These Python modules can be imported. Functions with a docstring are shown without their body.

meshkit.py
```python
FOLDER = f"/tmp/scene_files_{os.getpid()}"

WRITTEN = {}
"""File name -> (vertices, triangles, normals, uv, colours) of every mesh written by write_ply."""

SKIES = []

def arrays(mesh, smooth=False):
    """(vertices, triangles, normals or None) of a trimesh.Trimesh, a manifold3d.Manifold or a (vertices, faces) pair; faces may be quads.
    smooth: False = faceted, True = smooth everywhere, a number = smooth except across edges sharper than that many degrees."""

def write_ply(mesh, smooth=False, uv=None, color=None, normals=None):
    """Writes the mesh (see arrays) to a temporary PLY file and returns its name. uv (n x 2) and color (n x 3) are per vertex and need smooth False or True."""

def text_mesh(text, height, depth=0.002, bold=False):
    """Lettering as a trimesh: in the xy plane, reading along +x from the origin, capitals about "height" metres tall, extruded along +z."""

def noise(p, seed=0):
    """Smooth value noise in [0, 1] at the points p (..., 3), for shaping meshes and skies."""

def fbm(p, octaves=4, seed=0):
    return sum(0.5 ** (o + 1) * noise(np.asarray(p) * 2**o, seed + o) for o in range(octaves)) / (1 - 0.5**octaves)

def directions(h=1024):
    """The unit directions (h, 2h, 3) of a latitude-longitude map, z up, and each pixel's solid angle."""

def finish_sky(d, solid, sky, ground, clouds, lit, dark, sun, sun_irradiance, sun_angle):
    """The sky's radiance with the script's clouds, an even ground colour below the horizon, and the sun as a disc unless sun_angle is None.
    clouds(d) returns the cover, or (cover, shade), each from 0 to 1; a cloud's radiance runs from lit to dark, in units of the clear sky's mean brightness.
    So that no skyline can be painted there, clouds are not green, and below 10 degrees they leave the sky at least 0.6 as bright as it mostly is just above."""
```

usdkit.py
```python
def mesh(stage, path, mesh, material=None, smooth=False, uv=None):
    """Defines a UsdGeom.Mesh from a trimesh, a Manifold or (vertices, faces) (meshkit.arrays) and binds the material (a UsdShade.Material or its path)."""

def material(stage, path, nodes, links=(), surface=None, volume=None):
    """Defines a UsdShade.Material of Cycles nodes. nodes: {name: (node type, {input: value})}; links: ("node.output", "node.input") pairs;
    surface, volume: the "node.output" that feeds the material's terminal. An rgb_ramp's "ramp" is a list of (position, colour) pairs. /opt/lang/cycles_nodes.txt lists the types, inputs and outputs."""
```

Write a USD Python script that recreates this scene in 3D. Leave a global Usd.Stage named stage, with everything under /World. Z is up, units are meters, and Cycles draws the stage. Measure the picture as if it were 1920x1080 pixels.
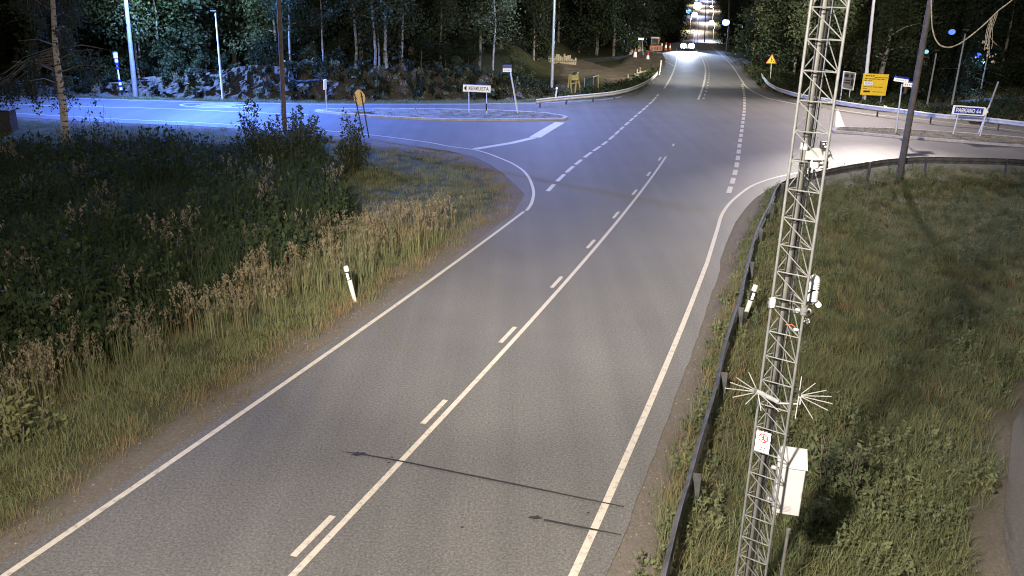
import math, random
import numpy as np, trimesh, shapely, usdkit, meshkit
from shapely.geometry import Polygon, LineString, Point
from shapely.ops import unary_union
from scipy.spatial import cKDTree
from pxr import Usd, UsdGeom, UsdLux, UsdShade, Gf, Sdf, Vt

stage = Usd.Stage.CreateInMemory()
UsdGeom.SetStageUpAxis(stage, "Z"); UsdGeom.SetStageMetersPerUnit(stage, 1.0)
UsdGeom.Xform.Define(stage, "/World"); UsdGeom.Scope.Define(stage, "/World/Looks")

# ------------------------------------------------------------------ camera
F, PITCH, ROLL, H = 1569.863, math.radians(18.98982), math.radians(-1.37936), 7.11837
cp, sp, cr, sr = math.cos(PITCH), math.sin(PITCH), math.cos(ROLL), math.sin(ROLL)
RIGHT, DOWN, FWD = np.array([1, 0, 0.]), np.array([0, -sp, -cp]), np.array([0, cp, -sp])
cam = UsdGeom.Camera.Define(stage, "/World/camera")
cx, cy, cz = cr * RIGHT + sr * DOWN, -(-sr * RIGHT + cr * DOWN), -FWD
cam.AddTransformOp().Set(Gf.Matrix4d(*cx, 0, *cy, 0, *cz, 0, 0, 0, H, 1))
cam.CreateHorizontalApertureAttr(20.955); cam.CreateFocalLengthAttr(20.955 * F / 1920)
cam.CreateClippingRangeAttr(Gf.Vec2f(0.1, 3000)); cam.CreateExposureAttr(EXPOSURE := 0.28)

# ------------------------------------------------------------------ night sky, faint moon
SKY_STRENGTH = 0.05    # low cloud under a faint town glow
MOON = np.array([-0.45, -0.55, 0.70]); MOON /= np.linalg.norm(MOON)
dome = UsdLux.DomeLight.Define(stage, "/World/sky"); dome.GetPrim().SetCustomDataByKey("kind", "structure")
SKY = usdkit.material(stage, "/World/Looks/night_sky", {
    "sky": ("sky_texture", {"sky_type": "single_scattering", "sun_disc": False, "sun_elevation": math.asin(MOON[2]), "sun_rotation": math.atan2(MOON[0], MOON[1])}),
    "co": ("texture_coordinate", {}), "cl": ("noise_texture", {"scale": 2.5, "detail": 5}),
    "glow": ("rgb_ramp", {"ramp": [(0, (5.0, 4.7, 4.2)), (0.5, (7.0, 6.6, 6.0)), (1, (9.0, 8.4, 7.4))]}), "mx": ("mix", {"fac": 0.8}),
    "bg": ("background_shader", {"strength": SKY_STRENGTH})}, [("co.generated", "cl.vector"), ("cl.fac", "glow.fac"), ("sky.color", "mx.color1"), ("glow.color", "mx.color2"), ("mx.color", "bg.color")], surface="bg.background")
UsdShade.MaterialBindingAPI.Apply(dome.GetPrim()).Bind(SKY)
moon = UsdLux.DistantLight.Define(stage, "/World/moon")
moon.CreateIntensityAttr(0.008); moon.CreateAngleAttr(0.5); moon.CreateColorAttr(Gf.Vec3f(1, 0.95, 0.86)); moon.CreateNormalizeAttr(True)

def aim(prim, pos, target):
    z = np.asarray(pos, float) - np.asarray(target, float); z /= np.linalg.norm(z)
    up = np.array([0, 0, 1.0]) if abs(z[2]) < 0.95 else np.array([0, 1.0, 0])
    x = np.cross(up, z); x /= np.linalg.norm(x); y = np.cross(z, x)
    UsdGeom.Xformable(prim).AddTransformOp().Set(Gf.Matrix4d(*x, 0, *y, 0, *z, 0, *map(float, pos), 1))
aim(moon.GetPrim(), MOON * 50, (0, 0, 0))

def spot(path, pos, target, power, color, cone=70, soft=1.0, radius=0.3):
    l = UsdLux.SphereLight.Define(stage, path)
    l.CreateRadiusAttr(radius); l.CreateIntensityAttr(power); l.CreateColorAttr(Gf.Vec3f(*color)); l.CreateNormalizeAttr(True)
    s = UsdLux.ShapingAPI.Apply(l.GetPrim()); s.CreateShapingConeAngleAttr(cone); s.CreateShapingConeSoftnessAttr(soft)
    aim(l.GetPrim(), pos, target); return l

# street lamps whose light shapes the picture: (head position, [(target, power, colour, cone)])
WARM, BLUE, VIOLET = (1.0, 0.89, 0.78), (0.09, 0.22, 1.0), (0.30, 0.40, 1.0)
LAMP_NEAR = np.array([-2.9, 0.2, 9.9]); LAMP_RIGHT = np.array([26.6, 66.5, 10.5])
LAMP_LEFT = np.array([-25.6, 57.4, 10.5]); LAMP_MID = np.array([2.4, 63.4, 10.5])
BEAMS = {
    "near": (LAMP_NEAR, [((0.8, 12.5, 0), 6000, WARM, 68), ((11, 22, 0), 2500, WARM, 38), ((30, 62, 2.5), 26000, WARM, 9), ((2.5, 40, 0), 19500, WARM, 27)]),
    "right": (LAMP_RIGHT, [((20, 56, 0), 6000, (1, 0.85, 0.82), 66), ((9, 8, 0), 27000, (1, 0.9, 0.82), 18), ((29.5, 99, 6), 90000, (1, 0.92, 0.8), 15), ((9, 104, 2), 42000, (1, 0.95, 0.86), 30)]),
    "left": (LAMP_LEFT, [((-22, 54, 0), 17000, BLUE, 80), ((-6, 51, 0), 38000, BLUE, 45), ((-23, 70, 3), 5000, (0.5, 0.8, 1), 62)]),
    "mid": (LAMP_MID, [((0, 58, 0), 4200, VIOLET, 76), ((2, 74, 2), 1500, (0.6, 0.75, 1), 80)]),
}

# ------------------------------------------------------------------ pixel of a 1920 x 1080 survey picture -> place on the ground or on an upright plane
def ray(px, py):
    x, y = (px - 960) / F, (py - 540) / F
    x, y = cr * x - sr * y, sr * x + cr * y
    return np.array([x, cp - y * sp, -sp - y * cp])
def at(px, py, z=0.0):
    d = ray(px, py); return np.array([0, 0, H]) + d * ((z - H) / d[2])
def atY(px, py, Y):
    d = ray(px, py); return np.array([0, 0, H]) + d * (Y / d[1])
def at2(pts, z=0.0): return np.array([at(x, y, z)[:2] for x, y in pts])

# ------------------------------------------------------------------ materials
def mat(name, c1, c2=None, scale=3.0, rough=0.8, bump=0.0, bscale=None, metal=0.0, detail=4, spec=0.3, lo=0.35, hi=0.65, extra=None, obj=True):
    n = {"p": ("principled_bsdf", {"base_color": c1, "roughness": rough, "metallic": metal, "specular_ior_level": spec}), "g": ("geometry", {})}
    l = []
    if c2 is not None:
        n["t"] = ("noise_texture", {"scale": scale, "detail": detail, "roughness": 0.6})
        n["r"] = ("rgb_ramp", {"ramp": [(0, c1), (lo, c1), (hi, c2), (1, c2)]})
        l += [("g.position", "t.vector"), ("t.fac", "r.fac"), ("r.color", "p.base_color")]
    if bump:
        n["bt"] = ("noise_texture", {"scale": bscale or scale * 4, "detail": 3.0}); n["b"] = ("bump", {"strength": bump, "distance": 0.02})
        l += [("g.position", "bt.vector"), ("bt.fac", "b.height"), ("b.normal", "p.normal")]
    return usdkit.material(stage, "/World/Looks/" + name, n, l, surface="p.BSDF")

def leaf_mat(name, c1, c2, c3, trans=0.35, rough=0.6):
    """Leaves and blades: tint varies from blade to blade and from plant to plant."""
    n = {"g": ("geometry", {}), "o": ("object_info", {}), "a": ("math", {"math_type": "add"}), "f": ("math", {"math_type": "fraction"}),
         "m": ("math", {"math_type": "multiply", "value2": 0.6}),
         "r": ("rgb_ramp", {"ramp": [(0, c1), (0.5, c2), (1, c3)]}),
         "p": ("principled_bsdf", {"roughness": rough, "specular_ior_level": 0.1}), "t": ("translucent_bsdf", {}), "x": ("mix_closure", {"fac": trans})}
    l = [("o.random", "m.value1"), ("g.random_per_island", "a.value1"), ("m.value", "a.value2"), ("a.value", "f.value1"), ("f.value", "r.fac"),
         ("r.color", "p.base_color"), ("r.color", "t.color"), ("p.BSDF", "x.closure1"), ("t.BSDF", "x.closure2")]
    return usdkit.material(stage, "/World/Looks/" + name, n, l, surface="x.closure")

def emit(name, color, strength):
    return usdkit.material(stage, "/World/Looks/" + name, {"e": ("emission", {"color": color, "strength": strength})}, [], surface="e.emission")

def asphalt_mat():
    n = {"g": ("geometry", {}),
         "big": ("noise_texture", {"scale": 0.35, "detail": 4, "roughness": 0.55}),
         "map": ("mapping", {"rotation": (0, 0, math.radians(20.8)), "scale": (1.6, 0.05, 1)}), "track": ("noise_texture", {"scale": 0.9, "detail": 3, "roughness": 0.5}),
         "fine": ("noise_texture", {"scale": 24, "detail": 4, "roughness": 0.85}), "vor": ("voronoi_texture", {"scale": 42, "feature": "f1"}),
         "r0": ("rgb_ramp", {"ramp": [(0, (0.063, 0.061, 0.056)), (0.35, (0.072, 0.070, 0.064)), (0.65, (0.085, 0.082, 0.075)), (1, (0.097, 0.093, 0.085))]}),
         "r1": ("rgb_ramp", {"ramp": [(0, (0.8, 0.8, 0.8)), (0.4, (0.93, 0.93, 0.93)), (0.65, (1.08, 1.08, 1.08)), (1, (1.15, 1.15, 1.15))]}),
         "r2": ("rgb_ramp", {"ramp": [(0, (0.3, 0.3, 0.31)), (0.36, (0.55, 0.55, 0.56)), (0.5, (1, 1, 1)), (0.62, (1.6, 1.57, 1.5)), (1, (2.6, 2.5, 2.3))]}),
         "m1": ("mix_color", {"blend_type": "multiply", "fac": 1.0, "use_clamp": False}), "m2": ("mix_color", {"blend_type": "multiply", "fac": 1.0, "use_clamp": False}),
         "b": ("bump", {"strength": 0.25, "distance": 0.004}),
         "p": ("principled_bsdf", {"roughness": 0.72, "specular_ior_level": 0.35})}
    l = [("g.position", "big.vector"), ("g.position", "map.vector"), ("map.vector", "track.vector"), ("g.position", "fine.vector"), ("g.position", "vor.vector"),
         ("big.fac", "r0.fac"), ("track.fac", "r1.fac"), ("fine.fac", "r2.fac"), ("r0.color", "m1.a"), ("r1.color", "m1.b"), ("m1.result", "m2.a"), ("r2.color", "m2.b"),
         ("m2.result", "p.base_color"), ("vor.distance", "b.height"), ("b.normal", "p.normal")]
    return usdkit.material(stage, "/World/Looks/asphalt", n, l, surface="p.BSDF")

def paint_mat():
    n = {"g": ("geometry", {}), "t": ("noise_texture", {"scale": 9, "detail": 6, "roughness": 0.75}), "f": ("noise_texture", {"scale": 60, "detail": 2}),
         "r": ("rgb_ramp", {"ramp": [(0, (0.10, 0.093, 0.08)), (0.36, (0.2, 0.18, 0.15)), (0.46, (0.36, 0.325, 0.265)), (1, (0.46, 0.42, 0.35))]}),
         "r2": ("rgb_ramp", {"ramp": [(0, (0.6, 0.6, 0.6)), (0.45, (1, 1, 1)), (1, (1.05, 1.05, 1.05))]}),
         "m": ("mix_color", {"blend_type": "multiply", "fac": 1.0, "use_clamp": False}), "p": ("principled_bsdf", {"roughness": 0.6})}
    return usdkit.material(stage, "/World/Looks/road_paint", n, [("g.position", "t.vector"), ("g.position", "f.vector"), ("t.fac", "r.fac"), ("f.fac", "r2.fac"), ("r.color", "m.a"), ("r2.color", "m.b"), ("m.result", "p.base_color")], surface="p.BSDF")

def ground_mat():
    n = {"g": ("geometry", {}), "t": ("noise_texture", {"scale": 0.8, "detail": 6, "roughness": 0.65}), "f": ("noise_texture", {"scale": 20, "detail": 5, "roughness": 0.85}),
         "soil": ("rgb_ramp", {"ramp": [(0, (0.022, 0.022, 0.012)), (0.45, (0.035, 0.04, 0.016)), (0.6, (0.05, 0.05, 0.024)), (1, (0.07, 0.056, 0.03))]}),
         "grav": ("rgb_ramp", {"ramp": [(0, (0.05, 0.044, 0.037)), (0.4, (0.085, 0.074, 0.062)), (0.6, (0.125, 0.108, 0.09)), (1, (0.22, 0.2, 0.17))]}),
         "sand": ("rgb_ramp", {"ramp": [(0, (0.07, 0.056, 0.04)), (0.45, (0.105, 0.085, 0.06)), (0.6, (0.14, 0.115, 0.082)), (1, (0.19, 0.16, 0.12))]}),
         "a": ("attribute", {"attribute": "gravel"}), "s": ("attribute", {"attribute": "sandy"}), "x": ("mix", {}), "y": ("mix", {}), "b": ("bump", {"strength": 0.7, "distance": 0.03}),
         "p": ("principled_bsdf", {"roughness": 0.95, "specular_ior_level": 0.1})}
    l = [("g.position", "t.vector"), ("g.position", "f.vector"), ("t.fac", "soil.fac"), ("f.fac", "grav.fac"), ("t.fac", "sand.fac"), ("a.fac", "x.fac"), ("soil.color", "x.color1"), ("grav.color", "x.color2"),
         ("s.fac", "y.fac"), ("x.color", "y.color1"), ("sand.color", "y.color2"), ("y.color", "p.base_color"), ("f.fac", "b.height"), ("b.normal", "p.normal")]
    return usdkit.material(stage, "/World/Looks/ground_soil", n, l, surface="p.BSDF")

def rock_mat():
    n = {"g": ("geometry", {}), "t": ("noise_texture", {"scale": 0.9, "detail": 7, "roughness": 0.7}), "f": ("noise_texture", {"scale": 7, "detail": 5, "roughness": 0.7}),
         "r": ("rgb_ramp", {"ramp": [(0, (0.04, 0.04, 0.032)), (0.38, (0.056, 0.055, 0.046)), (0.55, (0.075, 0.073, 0.064)), (1, (0.10, 0.098, 0.088))]}),
         "m": ("rgb_ramp", {"ramp": [(0, (0.45, 0.42, 0.36)), (0.42, (0.75, 0.72, 0.66)), (0.6, (1.1, 1.1, 1.08)), (1, (1.2, 1.2, 1.2))]}),
         "x": ("mix_color", {"blend_type": "multiply", "fac": 1.0, "use_clamp": False}), "b": ("bump", {"strength": 0.8, "distance": 0.08}), "p": ("principled_bsdf", {"roughness": 0.9, "specular_ior_level": 0.2})}
    l = [("g.position", "t.vector"), ("g.position", "f.vector"), ("t.fac", "r.fac"), ("f.fac", "m.fac"), ("r.color", "x.a"), ("m.color", "x.b"), ("x.result", "p.base_color"), ("f.fac", "b.height"), ("b.normal", "p.normal")]
    return usdkit.material(stage, "/World/Looks/rock", n, l, surface="p.BSDF")

def bark_mat(name, pale, dark, scale):
    n = {"g": ("geometry", {}), "map": ("mapping", {"scale": (1, 1, scale)}), "t": ("noise_texture", {"scale": 2.2, "detail": 4, "roughness": 0.7}),
         "r": ("rgb_ramp", {"ramp": [(0, dark), (0.40, dark), (0.47, pale), (1, pale)]}), "p": ("principled_bsdf", {"roughness": 0.85})}
    return usdkit.material(stage, "/World/Looks/" + name, n, [("g.position", "map.vector"), ("map.vector", "t.vector"), ("t.fac", "r.fac"), ("r.color", "p.base_color")], surface="p.BSDF")

def lamp_glass(name, color, strength): return emit(name, color, strength)

A = {}
A["asphalt"], A["paint"], A["ground"], A["rock"] = asphalt_mat(), paint_mat(), ground_mat(), rock_mat()
A["path"] = mat("path_asphalt", (0.05, 0.048, 0.046), (0.075, 0.07, 0.066), 30, 0.85, 0.4)
A["tar"] = mat("sealing_tar", (0.008, 0.008, 0.008), (0.016, 0.015, 0.014), 8, 0.6)
A["kerb"] = mat("kerb_stone", (0.24, 0.22, 0.2), (0.34, 0.31, 0.28), 3, 0.8, 0.3)
A["island"] = mat("island_turf", (0.07, 0.07, 0.05), (0.17, 0.15, 0.12), 2.2, 0.95, 0.8, 14)
A["galv"] = mat("galvanised_steel", (0.30, 0.31, 0.32), (0.42, 0.43, 0.43), 9, 0.45, metal=0.45, spec=0.5)
A["mast"] = mat("mast_steel", (0.085, 0.088, 0.086), (0.125, 0.129, 0.126), 12, 0.6, metal=0.1, spec=0.4)
A["rail"] = mat("rail_steel", (0.03, 0.031, 0.032), (0.075, 0.075, 0.075), 4, 0.8, metal=0.1, spec=0.3)
A["rail_light"] = mat("rail_steel_pale", (0.34, 0.34, 0.33), (0.48, 0.48, 0.46), 3, 0.5, metal=0.2, spec=0.5)
A["postgrey"] = mat("post_steel", (0.16, 0.155, 0.14), (0.24, 0.23, 0.2), 6, 0.7)
A["lamppole"] = mat("pale_pole_paint", (0.55, 0.54, 0.5), (0.66, 0.65, 0.6), 5, 0.6)
A["rod"] = mat("rod_steel", (0.18, 0.18, 0.165), (0.24, 0.24, 0.22), 9, 0.5)
A["shieldwhite"] = mat("shield_white", (0.36, 0.36, 0.35), (0.42, 0.42, 0.41), 9, 0.5)
A["white"] = mat("white_paint", (0.72, 0.72, 0.70), (0.80, 0.80, 0.78), 6, 0.45)
A["cabwhite"] = mat("cabinet_paint", (0.29, 0.285, 0.285), (0.34, 0.335, 0.335), 2.5, 0.5)
A["offwhite"] = mat("post_plastic", (0.42, 0.41, 0.35), (0.5, 0.49, 0.42), 7, 0.5)
A["black"] = mat("black_plastic", (0.012, 0.012, 0.013), (0.02, 0.02, 0.02), 8, 0.5)
A["darksteel"] = mat("dark_steel", (0.02, 0.02, 0.02), (0.045, 0.042, 0.04), 6, 0.6)
A["signblue"] = mat("sign_blue", (0.012, 0.03, 0.30), (0.015, 0.036, 0.34), 3, 0.4)
A["signwhite"] = mat("sign_white", (0.74, 0.74, 0.74), (0.8, 0.8, 0.8), 3, 0.4)
A["signyellow"] = mat("sign_yellow", (0.72, 0.47, 0.03), (0.8, 0.54, 0.04), 3, 0.45)
A["signred"] = mat("sign_red", (0.55, 0.03, 0.015), (0.6, 0.04, 0.02), 3, 0.45)
A["printbrown"] = mat("print_brown", (0.16, 0.09, 0.02)); A["printblack"] = mat("print_black", (0.015, 0.015, 0.02)); A["printblue"] = mat("print_pale_blue", (0.35, 0.5, 0.75))
A["tanback"] = mat("sign_back_tan", (0.40, 0.27, 0.10), (0.48, 0.34, 0.14), 5, 0.6)
A["wood"] = mat("tarred_wood", (0.055, 0.04, 0.03), (0.10, 0.075, 0.055), 5, 0.85, 0.4, 30)
A["darkpole"] = mat("dark_pole", (0.03, 0.028, 0.03), (0.055, 0.05, 0.048), 5, 0.8, 0.3, 30)
A["plank"] = mat("pale_planks", (0.22, 0.185, 0.11), (0.3, 0.26, 0.165), 3, 0.8)
A["orange"] = mat("orange_plastic", (0.42, 0.09, 0.025), (0.5, 0.12, 0.04), 4, 0.5)
A["machine"] = mat("machine_orange", (0.30, 0.12, 0.055), (0.36, 0.15, 0.075), 2, 0.5)
A["yellow"] = mat("machine_yellow", (0.30, 0.235, 0.07), (0.4, 0.32, 0.12), 4, 0.5)
A["mesh"] = mat("dark_green_mesh", (0.02, 0.035, 0.03), (0.035, 0.06, 0.05), 9, 0.8)
A["glass"] = mat("dark_glass", (0.02, 0.025, 0.03), None, rough=0.1, spec=0.6)
A["carpaint"] = mat("car_paint", (0.10, 0.10, 0.11), None, rough=0.3, spec=0.6)
A["rubber"] = mat("rubber", (0.015, 0.015, 0.015), None, rough=0.8)
A["duct"] = mat("duct_grey", (0.07, 0.07, 0.064), (0.10, 0.10, 0.09), 7, 0.6)
A["rope"] = mat("cobwebbed_cable", (0.035, 0.03, 0.024), (0.11, 0.097, 0.078), 60, 0.9)
A["ochrestone"] = mat("ochre_boulder", (0.42, 0.34, 0.16), (0.55, 0.46, 0.25), 4, 0.9, 0.5)
A["birch"] = bark_mat("birch_bark", (0.40, 0.34, 0.29), (0.05, 0.04, 0.035), 4.0)
A["birchpale"] = bark_mat("birch_bark_pale", (0.22, 0.215, 0.195), (0.10, 0.095, 0.085), 3.0)
A["bark"] = bark_mat("grey_bark", (0.13, 0.11, 0.09), (0.06, 0.05, 0.04), 0.5)
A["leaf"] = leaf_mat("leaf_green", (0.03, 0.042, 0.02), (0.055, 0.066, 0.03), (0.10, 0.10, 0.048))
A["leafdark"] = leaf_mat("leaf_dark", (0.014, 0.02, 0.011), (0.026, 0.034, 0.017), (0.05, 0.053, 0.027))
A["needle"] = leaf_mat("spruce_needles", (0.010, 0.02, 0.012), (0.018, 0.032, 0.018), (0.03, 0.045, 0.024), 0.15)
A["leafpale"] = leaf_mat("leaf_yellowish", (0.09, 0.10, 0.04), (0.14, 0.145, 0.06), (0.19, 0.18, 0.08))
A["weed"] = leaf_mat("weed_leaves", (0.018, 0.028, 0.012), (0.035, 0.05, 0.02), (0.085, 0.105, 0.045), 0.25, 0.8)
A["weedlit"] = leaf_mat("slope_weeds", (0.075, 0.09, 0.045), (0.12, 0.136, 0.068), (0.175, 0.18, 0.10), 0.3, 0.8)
A["grass"] = leaf_mat("grass_blades", (0.115, 0.128, 0.06), (0.17, 0.178, 0.085), (0.235, 0.225, 0.12), 0.35, 0.75)
A["grassdry"] = leaf_mat("dry_grass_blades", (0.15, 0.115, 0.06), (0.22, 0.165, 0.085), (0.28, 0.22, 0.12), 0.35, 0.75)
A["seed"] = leaf_mat("reddish_seed_heads", (0.12, 0.098, 0.06), (0.18, 0.148, 0.09), (0.24, 0.2, 0.13), 0.3, 0.8)

# ------------------------------------------------------------------ mesh helpers
class MB:
    def __init__(s): s.v, s.f, s.n = [], [], 0
    def add(s, v, f):
        v, f = np.asarray(v, float), np.asarray(f, int)
        if f.shape[1] == 4: f = np.vstack([f[:, [0, 1, 2]], f[:, [0, 2, 3]]])
        s.v.append(v); s.f.append(f + s.n); s.n += len(v); return s
    def tm(s, m): return s.add(m.vertices, m.faces)
    def box(s, c, size, R=None):
        m = trimesh.creation.box(size); v = m.vertices if R is None else m.vertices @ np.asarray(R).T
        return s.add(v + np.asarray(c), m.faces)
    def bevel_box(s, c, size, r=0.02, R=None):
        hx, hy, hz = np.array(size) / 2; P = []
        for a in (-1, 1):
            for b in (-1, 1):
                for d in (-1, 1):
                    P += [(a * (hx - r), b * (hy - r), d * hz), (a * hx, b * (hy - r), d * (hz - r)), (a * (hx - r), b * hy, d * (hz - r))]
        m = trimesh.convex.convex_hull(np.array(P)); v = m.vertices if R is None else m.vertices @ np.asarray(R).T
        return s.add(v + np.asarray(c), m.faces)
    def hull(s, P):
        m = trimesh.convex.convex_hull(np.asarray(P, float)); return s.tm(m)
    def tube(s, pts, r, sides=8, cap=True):
        p = np.asarray(pts, float); r = np.broadcast_to(r, (len(p),))
        t = np.gradient(p, axis=0); t /= np.linalg.norm(t, axis=1, keepdims=True) + 1e-12
        ref = np.array([0, 0, 1.0]) if abs(t[:, 2]).max() < 0.8 else (np.array([1.0, 0, 0]) if abs(t[:, 0]).max() < 0.9 else np.array([0.3, 1, 0.2]))
        a = np.cross(t, ref); a /= np.linalg.norm(a, axis=1, keepdims=True) + 1e-12; b = np.cross(t, a)
        an = np.arange(sides) * 2 * np.pi / sides
        v = (p[:, None] + r[:, None, None] * (np.cos(an)[None, :, None] * a[:, None] + np.sin(an)[None, :, None] * b[:, None])).reshape(-1, 3)
        i, j = np.meshgrid(np.arange(len(p) - 1), np.arange(sides), indexing="ij")
        q = np.stack([i * sides + j, i * sides + (j + 1) % sides, (i + 1) * sides + (j + 1) % sides, (i + 1) * sides + j], -1).reshape(-1, 4)
        f = np.vstack([q[:, [0, 2, 1]], q[:, [0, 3, 2]]])
        if cap:
            k = len(v); v = np.vstack([v, p[0], p[-1]]); e = (len(p) - 1) * sides; j = np.arange(sides)
            f = np.vstack([f, np.stack([np.full(sides, k), j, (j + 1) % sides], 1), np.stack([np.full(sides, k + 1), e + (j + 1) % sides, e + j], 1)])
        return s.add(v, f)
    def lathe(s, prof, c=(0, 0, 0), sides=20):
        m = trimesh.creation.revolve(np.asarray(prof, float), sections=sides); return s.add(m.vertices + np.asarray(c), m.faces)
    def get(s): return np.vstack(s.v), np.vstack(s.f)

USED = {}
def numbered(parent, name):
    k = USED.get((parent, name), 0); USED[(parent, name)] = k + 1
    return f"{parent}/{name}" if k == 0 else f"{parent}/{name}_{k:03d}"
def tags(prim, label=None, cat=None, group=None, kind=None):
    for k, v in (("label", label), ("category", cat), ("group", group), ("kind", kind)):
        if v: prim.SetCustomDataByKey(k, v)
LOC = {}
def thing(name, label=None, cat=None, loc=(0, 0, 0), group=None, kind=None):
    p = numbered("/World", name); x = UsdGeom.Xform.Define(stage, p)
    x.AddTranslateOp().Set(Gf.Vec3d(*map(float, loc))); x.AddRotateZOp().Set(0.0); x.AddScaleOp().Set(Gf.Vec3f(1, 1, 1))
    tags(x.GetPrim(), label, cat, group, kind); LOC[p] = np.asarray(loc, float); return p
def part(parent, name, mesh, m, smooth=False, label=None, kind=None, world=True):
    """A mesh under its thing; the vertices are given in world space unless world is False."""
    v, f = mesh.get() if isinstance(mesh, MB) else (np.asarray(mesh[0], float), np.asarray(mesh[1], int))
    root = "/".join(parent.split("/")[:3])
    if world: v = v - LOC.get(root, 0)
    p = numbered(parent, name)
    g = usdkit.mesh(stage, p, (v, f), m, smooth=smooth); tags(g.GetPrim(), label, None, None, kind); return p
def single(name, mesh, m, label=None, cat=None, group=None, kind=None, smooth=False):
    v, f = mesh.get() if isinstance(mesh, MB) else mesh
    p = numbered("/World", name); g = usdkit.mesh(stage, p, (v, f), m, smooth=smooth); tags(g.GetPrim(), label, cat, group, kind); return p
def copy(src, loc, rot=0.0, scale=(1, 1, 1), label=None, group=None, name=None):
    base = name or src.split("/")[-1].rstrip("0123456789").rstrip("_")
    p = numbered("/World", base); x = UsdGeom.Xform.Define(stage, p); q = x.GetPrim()
    q.GetReferences().AddInternalReference(src); q.SetInstanceable(True); place(p, loc, rot, scale)
    tags(q, label, None, group); return p
def place(p, loc, rot=0.0, scale=(1, 1, 1)):
    q = stage.GetPrimAtPath(p)
    q.GetAttribute("xformOp:translate").Set(Gf.Vec3d(*map(float, loc))); q.GetAttribute("xformOp:rotateZ").Set(float(rot))
    q.GetAttribute("xformOp:scale").Set(Gf.Vec3f(*map(float, np.broadcast_to(scale, (3,)))))
def scatter(name, protos, pts, rots, scales, which, label, cat, tilt=None):
    """Plants nobody could count: one instancer."""
    p = numbered("/World", name); pi = UsdGeom.PointInstancer.Define(stage, p); tags(pi.GetPrim(), label, cat, None, "stuff")
    paths = []
    for i, (mesh, m) in enumerate(protos):
        q = f"{p}/kind_{chr(97 + i)}"
        if isinstance(m, list):
            UsdGeom.Xform.Define(stage, q)
            for j, (me, mm) in enumerate(zip(mesh, m)): usdkit.mesh(stage, f"{q}/{'leaves' if j == 0 else 'stems'}", me, mm)
        else: usdkit.mesh(stage, q, mesh, m)
        paths.append(Sdf.Path(q))
    pi.CreatePrototypesRel().SetTargets(paths)
    pi.CreatePositionsAttr(Vt.Vec3fArray.FromNumpy(np.asarray(pts, np.float32)))
    h = np.asarray(rots) / 2; quat = [Gf.Quath(float(math.cos(a)), 0, 0, float(math.sin(a))) for a in h]
    pi.CreateOrientationsAttr(Vt.QuathArray(quat))
    pi.CreateScalesAttr(Vt.Vec3fArray.FromNumpy(np.repeat(np.asarray(scales, np.float32)[:, None], 3, 1) if np.ndim(scales) == 1 else np.asarray(scales, np.float32)))
    pi.CreateProtoIndicesAttr(Vt.IntArray.FromNumpy(np.asarray(which, np.int32))); return p
def smooth01(a, b, x): t = np.clip((x - a) / (b - a), 0, 1); return t * t * (3 - 2 * t)

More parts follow.
